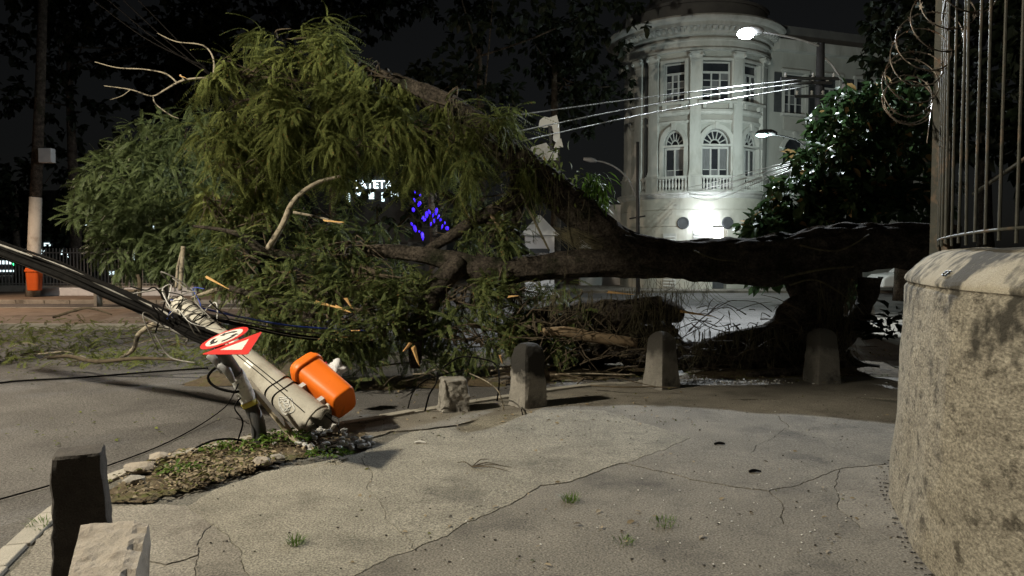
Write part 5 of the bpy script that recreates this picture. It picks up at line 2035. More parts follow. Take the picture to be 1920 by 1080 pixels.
for k in range(60):
    p = P(random.uniform(1180, 1330), random.uniform(510, 545), random.uniform(10.5, 10.7))
    strand(st_, p, random.uniform(.15, .5), .004, 1.2)
tag(st_.build('hanging_roots', M['liana'], ft), kind='stuff')
for lst in ([(1300, 470, 10.3, .012), (1340, 485, 10.28, .014), (1385, 490, 10.25, .01)], [(1470, 520, 9.95, .016), (1540, 505, 9.9, .018), (1600, 500, 9.95, .012)],
            [(1500, 460, 9.98, .012), (1570, 470, 9.93, .014), (1630, 440, 9.95, .01)], [(1480, 535, 9.95, .012), (1530, 525, 9.9, .014), (1590, 560, 9.95, .01), (1620, 590, 9.95, .008)],
            [(945, 300, 10.9, .012), (985, 380, 10.7, .016), (1010, 430, 10.6, .018), (1030, 470, 10.55, .012)]):
    limb('aerial_root', lst, 7, .1, 6, 'liana', sub=5)

# ---- crown foliage
FT = [frond(.32, 18, .046, .0105, d, i) for i, d in enumerate((.9, .65, .4, .8))]
FH = [frond(.50, 28, .048, .0115, d, 20 + i) for i, d in enumerate((1.9, 1.5, 2.3, 1.2))]
HOLES = [(650, 296, 748, 356), (765, 320, 850, 372), (780, 385, 852, 445), (765, 455, 845, 475), (996, 410, 1040, 450)]
rgc = np.random.default_rng(5)
crown_hi = [px_cluster(*q) for q in (
    (455, 150, 11.4, 45, 35, .4, 40), (545, 78, 12.2, 95, 22, .5, 30), (470, 215, 11.0, 70, 70, .5, 110), (430, 285, 10.8, 45, 60, .4, 70), (560, 150, 11.6, 90, 50, .6, 90),
    (560, 250, 10.9, 90, 70, .6, 130), (650, 130, 11.9, 60, 50, .5, 50), (715, 150, 11.6, 50, 45, .5, 75), (660, 230, 11.3, 90, 60, .6, 90), (640, 290, 10.9, 70, 45, .5, 80), (740, 270, 11.1, 80, 60, .6, 100),
    (800, 250, 10.9, 45, 35, .4, 36), (800, 300, 11.0, 50, 35, .4, 50), (480, 330, 10.6, 60, 40, .4, 60), (890, 330, 10.8, 30, 30, .3, 16), (860, 265, 10.9, 40, 30, .3, 30), (830, 190, 11.3, 30, 22, .3, 14), (930, 245, 11.0, 34, 22, .3, 18), (990, 320, 10.9, 30, 24, .25, 14), (420, 400, 10.6, 40, 50, .4, 45))]
crown_lo = [px_cluster(*q) for q in (
    (470, 500, 10.3, 70, 55, .5, 75), (560, 540, 10.0, 80, 60, .6, 95), (520, 600, 9.6, 70, 40, .5, 60), (650, 590, 9.8, 90, 60, .6, 110), (620, 640, 9.4, 80, 34, .4, 80), (700, 530, 10.3, 80, 45, .5, 80),
    (740, 620, 9.8, 70, 50, .5, 70), (860, 560, 10.2, 70, 50, .5, 75), (880, 630, 9.9, 80, 45, .5, 75), (950, 560, 10.3, 70, 45, .4, 60), (930, 440, 10.8, 45, 50, .3, 45), (590, 430, 11.4, 80, 50, .6, 55),
    (720, 430, 11.8, 60, 40, .6, 24), (500, 420, 10.9, 70, 50, .5, 70), (860, 440, 11.1, 40, 40, .4, 30), (1000, 620, 10.1, 70, 30, .4, 40), (660, 470, 10.8, 70, 40, .5, 60), (760, 550, 10.2, 50, 40, .4, 30),
    (960, 380, 11.4, 60, 60, .4, 30), (1040, 560, 10.8, 60, 30, .4, 25))]
crown_hi = [(c, tuple(a * .95 for a in r), int(n * .66)) for c, r, n in crown_hi]
crown_lo = [(c, tuple(a * .95 for a in r), int(n * .74)) for c, r, n in crown_lo]
hi = foliage(crown_hi, FH, rgc, 8, .5, .3, .4, 1.1, HOLES, .62, 8, .13)
lo = foliage(crown_lo, FT, rgc, 8, .75, .15, .4, 1.15, HOLES, .5, 8, .14)


def split_front(arr, n, Ymax=99):
    """indices of the fronds that stand nearest to the camera"""
    pos = arr[0]
    order = np.argsort(pos[:, 1] - .15 * pos[:, 2] + rgc.uniform(0, .5, len(pos)))
    m = np.zeros(len(pos), bool)
    m[order[:n]] = True
    return m


def frond_objects(arr, m, mat, parent, tmpl_me):
    pos, d, roll, s = (a[m] for a in arr)
    R = frames(d, roll)
    org = np.array(ORG[parent.name])
    for i in range(len(pos)):
        o = bpy.data.objects.new('frond', tmpl_me[i % len(tmpl_me)])
        col.objects.link(o)
        o.parent = parent
        Mx = Matrix([[*R[i][0], pos[i][0] - org[0]], [*R[i][1], pos[i][1] - org[1]], [*R[i][2], pos[i][2] - org[2]], [0, 0, 0, 1]])
        o.matrix_local = Mx @ Matrix.Scale(float(s[i]), 4)


fr_me = {}
for mn in ('leaf_olive', 'leaf_green'):
    fr_me[mn] = []
    for i, t in enumerate(FH if mn == 'leaf_olive' else FT):
        me = np_mesh('frond', t[0], t[1])
        me.materials.append(M[mn])
        fr_me[mn].append(me)
m_hi, m_lo = split_front(hi, 150), split_front(lo, 140)
frond_objects(hi, m_hi, 'leaf_olive', ft, fr_me['leaf_olive'])
frond_objects(lo, m_lo, 'leaf_green', ft, fr_me['leaf_green'])
for nm, arr, m, mt, tt in (('foliage', hi, m_hi, 'leaf_olive', FH), ('foliage', lo, m_lo, 'leaf_green', FT)):
    V, F = fol_mesh(nm, tuple(a[~m] for a in arr), tt, rgc)
    V = V - np.array(ORG[ft.name])
    tag(link_mesh(nm, np_mesh(nm, V, F), M[mt], ft), kind='stuff')
# twigs through the crown
tw = MB()
for cl, cn_ in ((crown_hi, 12), (crown_lo, 20)):
    for c, r, n in cl:
        c = Vector(c)
        for k in range(cn_ if n > 22 else 3):
            d = Vector((random.gauss(0, 1), random.gauss(0, 1), random.gauss(0, .6))).normalized()
            e = c + Vector((d.x * r[0], d.y * r[1], d.z * r[2])) * random.uniform(.8, 1.25)
            s_ = c + Vector((random.uniform(-.5, .5) * r[0], 0, random.uniform(-.5, .5) * r[2]))
            mid = (s_ + e) / 2 + Vector((random.uniform(-.15, .15), random.uniform(-.1, .1), random.uniform(-.05, .2)))
            rr_ = random.choice((1, 1, .7, 1.6))
            tw.tube([s_, mid, e], [.016 * rr_, .010 * rr_, .004], 5, cap=False, sub=3)
tag(tw.build('twigs', M['twig'], ft), kind='stuff')
tw = MB()
for k in range(230):       # broken twigs heaped under trunk and log
    u, v = random.uniform(960, 1530), random.uniform(575, 690)
    p = P(u, v, random.uniform(9.5, 10.25))
    p.z = max(p.z, .02)
    a, L_ = random.uniform(0, 6.28), random.uniform(.15, .7)
    d = Vector((math.cos(a), .5 * math.sin(a), random.gauss(0, .35)))
    q = p + d * L_
    q.z = max(q.z, .02)
    tw.tube([p, (p + q) / 2 + Vector((random.gauss(0, .05), 0, random.gauss(.02, .05))), q], [random.uniform(.004, .012), .006, .002], 5, cap=False, sub=3)
tag(tw.build('broken_twigs', M['twig'], ft), kind='stuff')
# broken fresh wood on the branches
def splinter(p, d, L, w, seed):
    d = Vector(d).normalized()
    s_ = d.orthogonal().normalized()
    t_ = d.cross(s_)
    m2 = MB()
    q0, q1 = [], []
    rr = random.Random(seed)
    for k in range(6):
        a = k / 6 * 6.283
        o_ = (s_ * math.cos(a) + t_ * math.sin(a) * .5) * w
        q0.append(p + o_ * rr.uniform(.6, 1) - d * rr.uniform(0, .25) * L)
        q1.append(p + d * L * rr.uniform(.55, 1.15) + o_ * rr.uniform(.1, .5))
    m2.prism(q0, q1)
    return m2


for i, (u, v, Y_, dx, dz, L, w) in enumerate(((598, 568, 9.2, 1, -.22, .30, .032), (632, 575, 9.15, 1, -.4, .18, .03), (650, 562, 9.2, .5, -.8, .14, .03), (776, 655, 9.2, .3, -.9, .2, .05), (768, 645, 9.2, -.4, -.5, .12, .04),
                                              (612, 414, 10.2, 1, -.1, .24, .025), (392, 522, 9.6, 1, -.5, .30, .022), (955, 556, 9.7, 1, .1, .12, .03), (938, 668, 8.9, .3, -1, .09, .03), (925, 410, 10.6, .6, -.9, .42, .045),
                                              (338, 142, 11.9, 1, -.4, .12, .014), (385, 610, 8.4, 1, .2, .2, .03), (640, 632, 8.9, 1, 0, .1, .02), (660, 620, 8.9, 1, .05, .1, .016))):
    splinter(P(u, v, Y_), (dx, -.15, dz), L, w, i).build('fresh_break', M['wood_fresh'] if i != 9 else M['wood_log'], ft)

# ================================================================== DEBRIS ON THE GROUND
lg = empty('fallen_log', tuple(G(1105, 655)), 'bare brown log lying under the trunk between two bollards', 'log')
pts, rad = PP([(1018, 622, 10.0, .05), (1060, 622, 9.95, .075), (1120, 633, 9.9, .08), (1195, 643, 9.85, .065)])
MB().tube(pts, rad, 12, rough=.12, rs=5, sub=5).build('wood', M['wood_log'], lg, smooth=True)
for i, (u, v, du, dv, w, mt, lb) in enumerate((
        (1085, 655, 22, 3, .022, 'wood_fresh', 'short pale splinter lying below the bare log'), (1112, 650, 38, 6, .02, 'wood_fresh', 'long pale splinter lying right of the bare log'),
        (1262, 660, 40, 5, .022, 'wood_log', 'brown splinter just right of the pointed bollard'), (1285, 585, 60, 10, .035, 'wood_fresh', 'orange split board on the ground beyond the low log'),
        (1145, 548, 40, 4, .03, 'wood_fresh', 'orange split piece on top of the low log'), (1040, 676, 12, -6, .02, 'wood_fresh', 'small pale chip beside the round topped bollard'))):
    z = .02 if v > 600 else None
    p0 = G(u, v, .03) if z else P(u, v, 10.2)
    p1 = G(u + du, v + dv, .03) if z else P(u + du, v + dv, 10.15)
    tag(splinter(p0, p1 - p0, (p1 - p0).length, w, 40 + i).build('wood_splinter', M[mt], origin=tuple(p0)), lb, 'splinter', 'wood splinters')
# sticks on the road
for i in range(64):
    if i < 20:
        u, v = random.uniform(660, 1180), random.uniform(655, 735)
    elif i < 56:
        u, v = random.uniform(20, 400), random.uniform(585, 690)
    else:
        u, v = random.uniform(1260, 1660), random.uniform(655, 700)
    z = -.1 if v < 690 else .015
    p = G(u, v, z)
    a = random.gauss(0, .7)
    L = random.uniform(.35, 1.2)
    d = Vector((math.cos(a), math.sin(a) * .7, 0))
    mids = [p + d * L * t + Vector((0, random.uniform(-.06, .06), random.uniform(0, .07) + (.05 if 0 < t < 1 else 0))) for t in (0, .35, .7, 1)]
    r = random.uniform(.005, .016)
    tag(MB().tube(mids, [r, r, r * .8, r * .5], 6, rough=.1, rs=9, sub=4).build('fallen_stick', M[random.choice(('twig', 'bark_pale', 'twig'))], origin=tuple(p), smooth=True),
        ('broken stick on the road in front of the fallen crown', 'broken stick on the road left of the leaning pole', 'broken stick on the soil by the upturned stump')[0 if i < 20 else 1 if i < 56 else 2],
        'stick', ('sticks before the crown', 'sticks left of the pole', 'sticks by the stump')[0 if i < 20 else 1 if i < 56 else 2])
# larger branches at left
for lst, lb in (([(225, 672, 10.3, .02), (250, 655, 10.1, .03), (262, 625, 10.0, .035), (300, 605, 9.9, .04), (370, 600, 9.6, .05)], 'curved grey branch lying on the road left of the pole'),
                ([(90, 672, 10.6, .02), (130, 668, 10.5, .03), (180, 678, 10.2, .03), (260, 672, 10.1, .025), (340, 675, 10.0, .02)], 'long low branch on the road in front of the leaf debris'),
                ([(338, 545, 10.6, .028), (341, 500, 10.6, .03), (344, 462, 10.6, .034)], 'upright split branch stub standing behind the cable bundle'),
                ([(330, 540, 10.65, .02), (333, 505, 10.65, .02), (337, 485, 10.65, .018), (342, 468, 10.6, .02)], 'thin bent branch beside the upright split stub'),
                ([(262, 560, 12, .03), (262, 530, 12, .035), (258, 515, 12, .02)], 'short broken stump behind the debris at left'),
                ([(360, 560, 10.2, .03), (400, 545, 10.2, .035), (440, 535, 10.2, .03)], 'pale broken limb above the cable tangle'),
                ([(100, 595, 12.5, .02), (140, 582, 12.4, .025), (170, 578, 12.3, .02), (210, 590, 12.3, .01)], 'dark curved branch piece on the road at left')):
    pts, rad = PP(lst)
    for p in pts:
        p.z = max(p.z, -.08)
    tag(MB().tube(pts, rad, 9, rough=.15, rs=6, sub=5).build('fallen_branch', M['bark_pale'] if 'split' in lb or 'pale' in lb or 'grey' in lb else M['twig'], origin=tuple(pts[0]), smooth=True), lb, 'branch', 'fallen branches at left')
# low leafy debris at left and along the front of the crown: twigs lying flat
dp, dd_ = [], []
while len(dp) < 1700:
    if random.random() < .72:
        u, v = random.uniform(-60, 430), random.uniform(606, 690)
    else:
        u, v = random.uniform(400, 760), random.uniform(640, 690)
    g_ = G(u, v, -.1)
    if noise.noise(Vector((g_.x * .9, g_.y * .9, 4))) + .35 * noise.noise(Vector((g_.x * 3, g_.y * 3, 4))) < random.uniform(-.35, .2):
        continue
    a = random.uniform(0, 6.28)
    dp.append((g_.x, g_.y, -.09 + abs(random.gauss(0, .12))))
    dd_.append((math.cos(a), math.sin(a), random.gauss(.05, .22)))
n = len(dp)
V, F = fol_mesh('leafy_debris', (np.array(dp), np.array(dd_), rgc.uniform(-.7, .7, n), rgc.uniform(.5, 1.0, n)), FT, rgc)
V[:, 2] = np.maximum(V[:, 2], -.112 + .004 * np.sin(V[:, 0] * 37) * np.cos(V[:, 1] * 29))
tag(link_mesh('leafy_debris', np_mesh('leafy_debris', V, F), M['leaf_olive']), 'olive leafy twigs strewn over the road at left', 'leaves', kind='stuff')

# leaf litter
LF = bleaf(.045, .022, .2, .4)


def litter(name, pts, mat, label, smin=.5, smax=1.3):
    pts = np.array(pts)
    n = len(pts)
    a = rgc.uniform(0, 6.28, n)
    d = np.stack([np.cos(a), np.sin(a), rgc.uniform(-.2, .35, n)], 1)
    V, F = scatter(LF, pts, d, rgc.uniform(-.6, .6, n), rgc.uniform(smin, smax, n))
    return tag(link_mesh(name, np_mesh(name, V, F), M[mat]), label, 'leaves', kind='stuff')


def pts_px(n, u0, u1, v0, v1, z, f=None):
    out = []
    while len(out) < n:
        u, v = random.uniform(u0, u1), random.uniform(v0, v1)
        if f is None or random.random() < f(u, v):
            out.append(tuple(G(u, v, z)))
    return out


def verge_f(u, v):
    p = G(u, v)
    c = False
    j = len(VERGE) - 1
    for i in range(len(VERGE)):
        xi, yi = VERGE[i]
        xj, yj = VERGE[j]
        if (yi > p.y) != (yj > p.y) and p.x < (xj - xi) * (p.y - yi) / (yj - yi) + xi:
            c = not c
        j = i
    if not c:
        return 0
    e = Vector((420 - u, (892 - v) * 2.2)).length
    return max(.12, 1 - e / 170)


litter('fallen_leaves', [(a, b, .035 + random.random() * .03) for a, b, c in pts_px(1500, 200, 700, 820, 960, 0, verge_f)], 'leaf_dry', 'dry brown leaf litter on the verge round the sign post')
litter('fallen_leaves', pts_px(900, 640, 1230, 650, 722, -.105) + pts_px(260, 0, 420, 660, 760, -.11, lambda u, v: max(0, 1 - (v - 660) / 70)) + pts_px(60, 0, 420, 690, 900, -.11) + pts_px(300, 1180, 1680, 655, 715, .03),
       'leaf_olive', 'scattered green leaves on the road below the crown')
litter('fallen_leaves', pts_px(500, 640, 1230, 650, 722, -.1) + pts_px(400, 1180, 1680, 655, 718, .035) + pts_px(90, 660, 1680, 725, 1060, .008) + pts_px(150, 640, 1300, 728, 800, .008), 'leaf_dry', 'dry leaves scattered before the bollards and over the pavement')
# white specks
sp_ = MB()
for i in range(95):
    if i < 60:
        u, v = random.gauss(1380, 130), random.gauss(960, 60)
    else:
        u, v = random.uniform(650, 1650), random.uniform(735, 1060)
    p = G(u, v, .006)
    s_ = random.uniform(.004, .011)
    sp_.rock(p, (s_ * 1.6, s_, s_ * .7), i, 1, .4, Matrix.Rotation(random.uniform(0, 6), 3, 'Z'))
tag(sp_.build('paper_scraps', M['litter_white']), 'tiny white scraps scattered on the pavement', 'litter', kind='stuff')
pb_ = MB()
for i in range(420):
    r_ = random.random()
    if r_ < .35:      # along the foot of the wall
        t = random.uniform(2.3, 5.7)
        j = min(range(len(wpts)), key=lambda q: abs(wpts[q].y - t) + (0 if wpts[q].x < 3.2 else 99))
        p = wpts[j] - wn_[j] * (.05 + abs(random.gauss(0, .03)))
    elif r_ < .6:
        p = G(random.uniform(600, 1650), random.uniform(735, 830))
    else:
        p = G(random.uniform(350, 1650), random.uniform(800, 1070))
    s_ = random.uniform(.004, .013)
    pb_.rock((p.x, p.y, .006), (s_ * 1.5, s_, s_ * .8), i, 1, .4)
tag(pb_.build('grit', M['stone_dark']), 'dark grit scattered over the pavement and along the wall foot', 'grit', kind='stuff')
tr_ = MB()
for i in range(60):
    p = G(random.gauss(1410, 40), random.gauss(716, 2.5), .03)
    tr_.rock(p, (random.uniform(.01, .045), random.uniform(.01, .025), .012), i, 1, .5)
tag(tr_.build('plaster_crumbs', M['litter_white']), 'line of white crumbs on the ground between the two pointed bollards', 'litter', kind='stuff')
for u, v, lb in ((1340, 832, 'dark stick piece on the pavement near the middle right'), (1405, 884, 'small dark twig on the pavement before the wall'), (778, 830, 'white cigarette-like scrap on the pale slab')):
    p = G(u, v, .012)
    m_ = 'litter_white' if 'white' in lb else 'cable_black'
    tag(MB().tube([p, p + Vector((.04, .015, .005)), p + Vector((.09, .005, .0))], [.009, .012, .006], 7, rough=.2, rs=20, sub=3).build('stick_piece', M[m_], origin=tuple(p)), lb, 'litter')
# twig with forks on the slab
p = G(885, 875, .012)
tf = empty('forked_twig', tuple(p), 'thin forked twig lying on the pale slab', 'twig')
for d_ in ((.28, -.12), (.2, .06), (-.12, .1), (.12, .2), (.3, -.02)):
    MB().tube([p, p + Vector((d_[0] * .5, d_[1] * .6, .02)), p + Vector((d_[0], d_[1], 0))], [.005, .004, .002], 5, sub=3).build('stem', M['twig'], tf)

# stones on the verge
for u, v, s_, lb in ((262, 888, .17, 'flat pale stone on the verge behind the nearest bollard'), (300, 868, .13, 'small pale stone on the verge near the kerb'), (252, 912, .12, 'brown stone half sunk in the verge'),
                     (490, 876, .12, 'pale crumpled rubbish lump in the leaf litter'), (520, 868, .09, 'small stone on the verge near the sign post')):
    p = G(u, v, 0)
    tag(MB().rock((p.x, p.y, .045), (s_ * 1.3, s_, s_ * .55), u, 2, .35).build('verge_stone', M['stone_block' if 'pale' in lb else 'stone'], origin=tuple(p)), lb, 'stone', 'stones on the verge')

# weeds
WL_ = bleaf(.05, .028, .25, .6)


def weed(c, R_, h, n, label, name='weed_patch', mat='leaf_weed', tmpl=WL_):
    pos, d = [], []
    for i in range(n):
        a, r = random.uniform(0, 6.28), R_ * math.sqrt(random.random())
        z = h * random.random() * (1 - .6 * r / R_)
        pos.append((c[0] + r * math.cos(a) * 1.4, c[1] + r * math.sin(a) * .8, c[2] + z + .01))
        d.append((math.cos(a) * .7 + random.gauss(0, .4), math.sin(a) * .7 + random.gauss(0, .4), random.uniform(-.1, .7)))
    V, F = scatter(tmpl, np.array(pos), np.array(d), rgc.uniform(-.7, .7, n), rgc.uniform(.45, 1.1, n))
    V = V - np.array(c)
    return tag(link_mesh(name, np_mesh(name, V, F), M[mat], None, c), label, 'weeds', kind='stuff')


weed(tuple(G(532, 832, .03)), .15, .14, 210, 'low green leafy weeds between the sign post and the pole base')
weed(tuple(G(618, 856, .02)), .13, .06, 90, 'low green weeds in front of the broken pole base')
weed(tuple(G(440, 845, .03)), .2, .08, 130, 'sparse green weeds left of the sign post')
weed(tuple(G(335, 885, .03)), .12, .06, 70, 'small green weeds on the verge near the kerb')
weed(tuple(P(1680, 640, 9.4)), .3, .5, 90, 'dark leafy shrub at the foot of the plastered wall', 'shrub', 'leaf_dark', bleaf(.22, .12, .25, .6))
# grass tufts
def tuft(c, n, h, label, r=.05):
    vs, fs = [], []
    for i in range(n):
        a = random.uniform(0, 6.28)
        rr = r * math.sqrt(random.random())
        b = Vector((rr * math.cos(a), rr * math.sin(a), 0))
        d = Vector((math.cos(a) * .6 + random.gauss(0, .35), math.sin(a) * .6 + random.gauss(0, .35), 1)).normalized()
        L = h * random.uniform(.5, 1.1)
        s_ = d.cross(Vector((0, 0, 1))).normalized() * .0022
        m_, e = b + d * L * .6, b + d * L + Vector((d.x, d.y, -.3)) * L * .35
        k = len(vs)
        vs += [b - s_, b + s_, m_ + s_ * .8, m_ - s_ * .8, e]
        fs += [(k, k + 1, k + 2, k + 3), (k + 3, k + 2, k + 4)]
    m2 = MB()
    m2.add([Vector(v) + Vector(c) for v in vs], fs)
    return tag(m2.build('grass_tuft', M['leaf_weed'], origin=c), label, 'grass tuft', 'grass tufts in pavement cracks')


tuft(tuple(G(1070, 940)), 70, .07, 'grass tuft on the edge of the pale slab, right of centre')
tuft(tuple(G(1245, 982)), 60, .05, 'flat grass tuft in the grey slab before the wall', .09)
tuft(tuple(G(1170, 1018)), 40, .045, 'small grass tuft nearest the bottom edge, right of centre', .06)
tuft(tuple(G(555, 1020)), 70, .065, 'grass tuft in the pale slab at lower left of centre', .05)
tuft(tuple(G(85, 985)), 60, .06, 'grass tuft along the kerb left of the nearest bollard', .1)
# plastic bags
q = G(628, 706, -.05)
pb = empty('plastic_bag', tuple(q), 'crumpled white and red plastic bag behind the orange bin', 'plastic bag')
bp_ = P(629, 692, 7.9)
MB().rock(bp_, (.22, .2, .16), 4, 3, .8).build('bag_body', M['bag_white'], pb, smooth=True)
MB().rock(bp_ + Vector((-.1, 0, .0)), (.07, .12, .16), 9, 2, .6).build('bag_print', M['bag_red'], pb, smooth=True)
c = G(1465, 693, .04)
tag(MB().box((c.x + .3, c.y, .04), (.5, .3, .015), Matrix.Rotation(.2, 3, 'Z')).build('cardboard', M['wood_log'], origin=tuple(c)), 'flattened brown cardboard at the foot of the shaded bollard', 'cardboard')

# ================================================================== OTHER TREES
rgt = np.random.default_rng(21)


def tree(name, label, clusters, tmpls, mat, trunk, per, trunk_mat='bark', holes=(), smin=.8, smax=1.3, spread=.8, down=.2, group=None, shell=.4, base=None):
    t = empty(name, base or tuple(Vector((trunk[0][0].x, trunk[0][0].y, 0))), label, 'tree', group)
    m2 = MB()
    m2.tube([p for p, r in trunk], [r for p, r in trunk], 12, rough=.12, rs=2, sub=5)
    m2.build('trunk', M[trunk_mat], t, smooth=True)
    top = trunk[-1][0]
    lb = MB()
    for c, r, n in clusters:
        c = Vector(c)
        s_ = trunk[len(trunk) // 2][0].lerp(top, random.random())
        lb.tube([s_, (s_ + c) / 2 + Vector((0, 0, -.15)), c], [trunk[-1][1] * .6, trunk[-1][1] * .4, .02], 7, sub=3)
    lb.build('limbs', M[trunk_mat], t, smooth=True)
    arr = foliage(clusters, tmpls, rgt, per, spread, down, smin, smax, holes, shell)
    V, F = fol_mesh('crown', arr, tmpls, rgt)
    V = V - np.array(ORG[t.name])
    tag(link_mesh('crown', np_mesh('crown', V, F), M[mat], t), kind='stuff')
    return t


# greyish tree behind the crown at left
cl = [px_cluster(*q) for q in ((300, 275, 14.2, 75, 60, .7, 80), (240, 330, 14.0, 80, 55, .7, 85), (340, 340, 13.6, 90, 70, .8, 110), (200, 400, 14.0, 60, 45, .6, 60), (290, 410, 13.4, 90, 55, .7, 100), (380, 410, 13.0, 70, 60, .6, 80),
                               (260, 470, 13.2, 80, 35, .6, 60), (360, 480, 12.8, 70, 40, .5, 60), (350, 240, 14, 50, 40, .5, 35), (430, 480, 12.5, 50, 50, .5, 45), (180, 360, 14.3, 35, 35, .5, 25))]
tree('leafy_tree', 'grey green bushy tree between the far pole and the fallen crown', cl, FT, 'leaf_grey', [(G(310, 560, -.1), .14), (P(305, 520, 15), .12), (P(310, 450, 14.5), .1), (P(310, 380, 14.2), .07)], 6, smin=.8, smax=1.25)

# dark glossy tree on the right
BL = [bleaf(.25, .12, .25, .5), bleaf(.2, .10, .35, .3), bleaf(.3, .13, .15, .7)]
cl = [px_cluster(*q) for q in ((1600, 230, 15.2, 75, 60, .9, 90), (1560, 300, 15.0, 70, 60, .9, 110), (1660, 300, 15.0, 80, 80, 1.0, 120), (1500, 370, 15.0, 70, 45, .8, 110), (1600, 390, 14.6, 100, 60, 1.0, 150), (1690, 400, 14.6, 70, 70, .9, 100),
                               (1450, 425, 15.0, 55, 28, .6, 70), (1540, 440, 14.6, 90, 36, .7, 110), (1640, 200, 15.4, 50, 40, .7, 45), (1700, 220, 15.2, 50, 60, .7, 55), (1560, 535, 15, 60, 18, .5, 20), (1450, 520, 15.2, 40, 14, .4, 18), (1420, 440, 15.2, 30, 20, .3, 22))]
tree('broadleaf_tree', 'dark glossy broadleaf tree in front of the side wing, behind the trunk', cl, BL, 'leaf_gloss', [(Vector((7.2, 15.4, -.02)), .2), (Vector((7.15, 15.3, 1.2)), .17), (Vector((7.1, 15.2, 2.4)), .13), (Vector((7.1, 15.2, 3.6)), .08)], 6, smin=.7, smax=1.2, spread=.9, down=.35)

# tuft of long leaves on the trunk
LT = bleaf(.34, .035, .2, 1.2)
ep = empty('epiphyte_plant', tuple(P(1120, 400, 11.2)), 'tuft of long drooping green leaves growing on the leaning trunk', 'plant')
pos, d = [], []
for i in range(150):
    p = P(random.gauss(1117, 11), random.uniform(322, 392), 11.1 + random.uniform(-.15, .15))
    pos.append(tuple(p))
    d.append((random.gauss(.1, .5), random.gauss(-.2, .4), random.uniform(-1.0, .1)))
V, F = scatter(LT, np.array(pos), np.array(d), rgt.uniform(-.6, .6, 150), rgt.uniform(.6, 1.0, 150))
tag(link_mesh('leaves', np_mesh('leaves', V - np.array(ORG[ep.name]), F), M['leaf_weed'], ep), kind='stuff')
MB().tube([P(1118, 410, 11.2), P(1120, 370, 11.15), P(1118, 330, 11.1)], [.02, .015, .008], 6, sub=3).build('stem', M['twig'], ep)
for (u, v, n, lb) in ((1030, 300, 60, 'sparse leafy shoots on top of the leaning trunk'), (950, 225, 60, 'leafy sprig at the end of the overhead wires'), (1065, 350, 70, 'brownish hanging tuft beside the leaning trunk')):
    e2_ = empty('epiphyte_plant', tuple(P(u, v + 20, 11.1)), lb, 'plant')
    pos = [tuple(P(random.gauss(u, 20), random.gauss(v, 18), 11.0 + random.uniform(-.2, .2))) for i in range(n)]
    d = [(random.gauss(0, .6), random.gauss(-.2, .5), random.uniform(-1, .3)) for i in range(n)]
    V, F = scatter(bleaf(.16, .05, .2, .6), np.array(pos), np.array(d), rgt.uniform(-.6, .6, n), rgt.uniform(.5, 1.0, n))
    link_mesh('leaves', np_mesh('leaves', V - np.array(ORG[e2_.name]), F), M['leaf_olive'], e2_)
    MB().tube([P(u - 10, v + 30, 11.2), P(u, v, 11.1), P(u + 8, v - 18, 11.05)], [.012, .01, .005], 6, sub=3).build('stem', M['twig'], e2_)

# blue string lights on a dark tree behind the crown
cl = [px_cluster(*q) for q in ((800, 300, 21, 90, 60, 1.2, 90), (840, 400, 21.5, 70, 50, 1.0, 60))]
FB = [bleaf(.42, .26, .2, .4), bleaf(.36, .2, .3, .5)]
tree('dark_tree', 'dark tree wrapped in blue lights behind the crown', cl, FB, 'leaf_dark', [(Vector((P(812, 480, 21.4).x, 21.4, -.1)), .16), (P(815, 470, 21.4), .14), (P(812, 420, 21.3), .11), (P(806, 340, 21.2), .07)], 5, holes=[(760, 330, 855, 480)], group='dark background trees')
sl = empty('string_lights', tuple(P(812, 470, 20.5)), 'blue string lights glowing through the fallen crown', 'string lights')
tm = MB().rock((0, 0, 0), (.13, .1, .17), 2, 1, .3)
bulb = bpy.data.meshes.new('bulb')
bulb.from_pydata(tm.v, [], tm.f)
bulb.materials.append(M['bulb_blue'])
blue_px = [(773, 345), (778, 360), (788, 366), (777, 375), (786, 382), (775, 393), (800, 402), (796, 412), (805, 397), (818, 396), (822, 406), (814, 414), (808, 420), (826, 412), (834, 418), (829, 425), (772, 420), (778, 428), (786, 434), (792, 442), (840, 445), (836, 452), (828, 455), (776, 466), (784, 467), (800, 470), (806, 474),
           (842, 438), (838, 428), (793, 408), (812, 404), (566, 425), (606, 470)]
cord = []
for i, (u, v) in enumerate(blue_px):
    o = bpy.data.objects.new('bulb', bulb)
    col.objects.link(o)
    o.parent = sl
    p = P(u, v, 20.5 if u > 700 else 14.5)
    o.location = p - ORG[sl.name]
    s_ = random.uniform(.4, 1.0) * (1 if u > 700 else .5)
    o.scale = (s_ * random.uniform(.4, 1.1), s_, s_ * random.uniform(.7, 1.6))
    o.rotation_euler = (0, random.uniform(-1, 1), random.uniform(0, 3))
    if u > 700:
        cord.append(p)
MB().tube(sorted(cord, key=lambda p: -p.z), .006, 4).build('cord', M['cable_black'], sl)

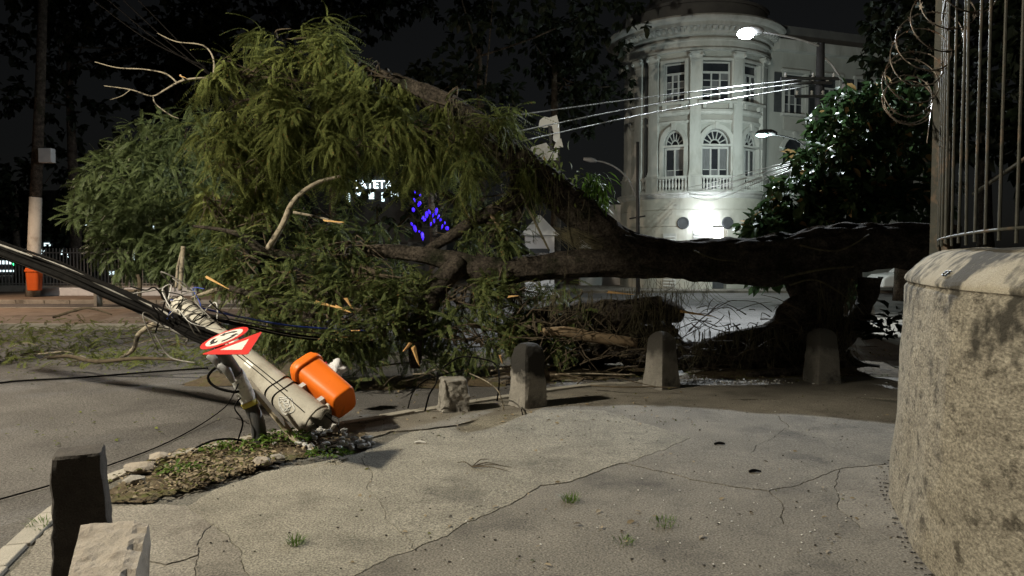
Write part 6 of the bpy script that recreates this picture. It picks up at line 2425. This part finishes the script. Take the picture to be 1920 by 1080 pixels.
# dark background trees
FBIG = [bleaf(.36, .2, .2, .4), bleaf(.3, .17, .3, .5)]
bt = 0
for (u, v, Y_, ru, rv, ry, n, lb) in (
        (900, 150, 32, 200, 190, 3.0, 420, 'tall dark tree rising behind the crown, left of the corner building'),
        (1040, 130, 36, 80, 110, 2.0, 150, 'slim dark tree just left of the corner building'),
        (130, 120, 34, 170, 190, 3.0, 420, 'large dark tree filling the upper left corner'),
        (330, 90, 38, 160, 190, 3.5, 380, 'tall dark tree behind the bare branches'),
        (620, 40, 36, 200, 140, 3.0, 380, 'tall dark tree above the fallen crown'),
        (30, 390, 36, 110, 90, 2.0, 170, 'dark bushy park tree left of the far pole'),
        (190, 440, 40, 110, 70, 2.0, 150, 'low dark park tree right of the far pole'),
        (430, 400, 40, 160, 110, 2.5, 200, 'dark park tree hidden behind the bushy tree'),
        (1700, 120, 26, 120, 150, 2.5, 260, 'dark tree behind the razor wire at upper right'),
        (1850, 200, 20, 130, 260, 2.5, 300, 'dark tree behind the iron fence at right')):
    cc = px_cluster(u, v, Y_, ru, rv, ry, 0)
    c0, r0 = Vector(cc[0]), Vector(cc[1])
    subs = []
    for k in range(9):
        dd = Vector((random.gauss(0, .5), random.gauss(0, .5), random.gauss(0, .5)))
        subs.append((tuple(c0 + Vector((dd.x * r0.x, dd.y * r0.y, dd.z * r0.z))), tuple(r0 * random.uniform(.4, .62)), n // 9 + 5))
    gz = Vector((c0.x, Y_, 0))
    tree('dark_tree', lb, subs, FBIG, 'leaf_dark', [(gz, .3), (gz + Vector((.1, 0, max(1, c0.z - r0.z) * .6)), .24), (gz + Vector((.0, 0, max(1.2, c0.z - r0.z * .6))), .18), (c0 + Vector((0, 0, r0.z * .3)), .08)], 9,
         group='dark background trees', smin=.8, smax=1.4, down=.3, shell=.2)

# unseen tree added left of the frame; its bough shades the fallen trunk
lim = Vector((-5.25, 5.25, 6.17))
subs = [(tuple(lim + Vector((dx * -.53, dx * .85, dz))), (.42, .42, .36), 12) for dx in (-.5, -.12, .25) for dz in (-.35, .1, .5)]
tree('added_shade_bough', 'unseen leafy bough added to shade the fallen trunk from the left street lamp', subs, BL, 'leaf_green',
     [(Vector((-8.4, 9.4, -.12)), .2), (Vector((-8.3, 9.2, 2.2)), .17), (Vector((-7.9, 8.6, 4.2)), .13), (Vector((-6.6, 7.0, 5.6)), .08), (lim + Vector((0, 0, .3)), .03)], 7, smin=.9, smax=1.4, shell=.1)
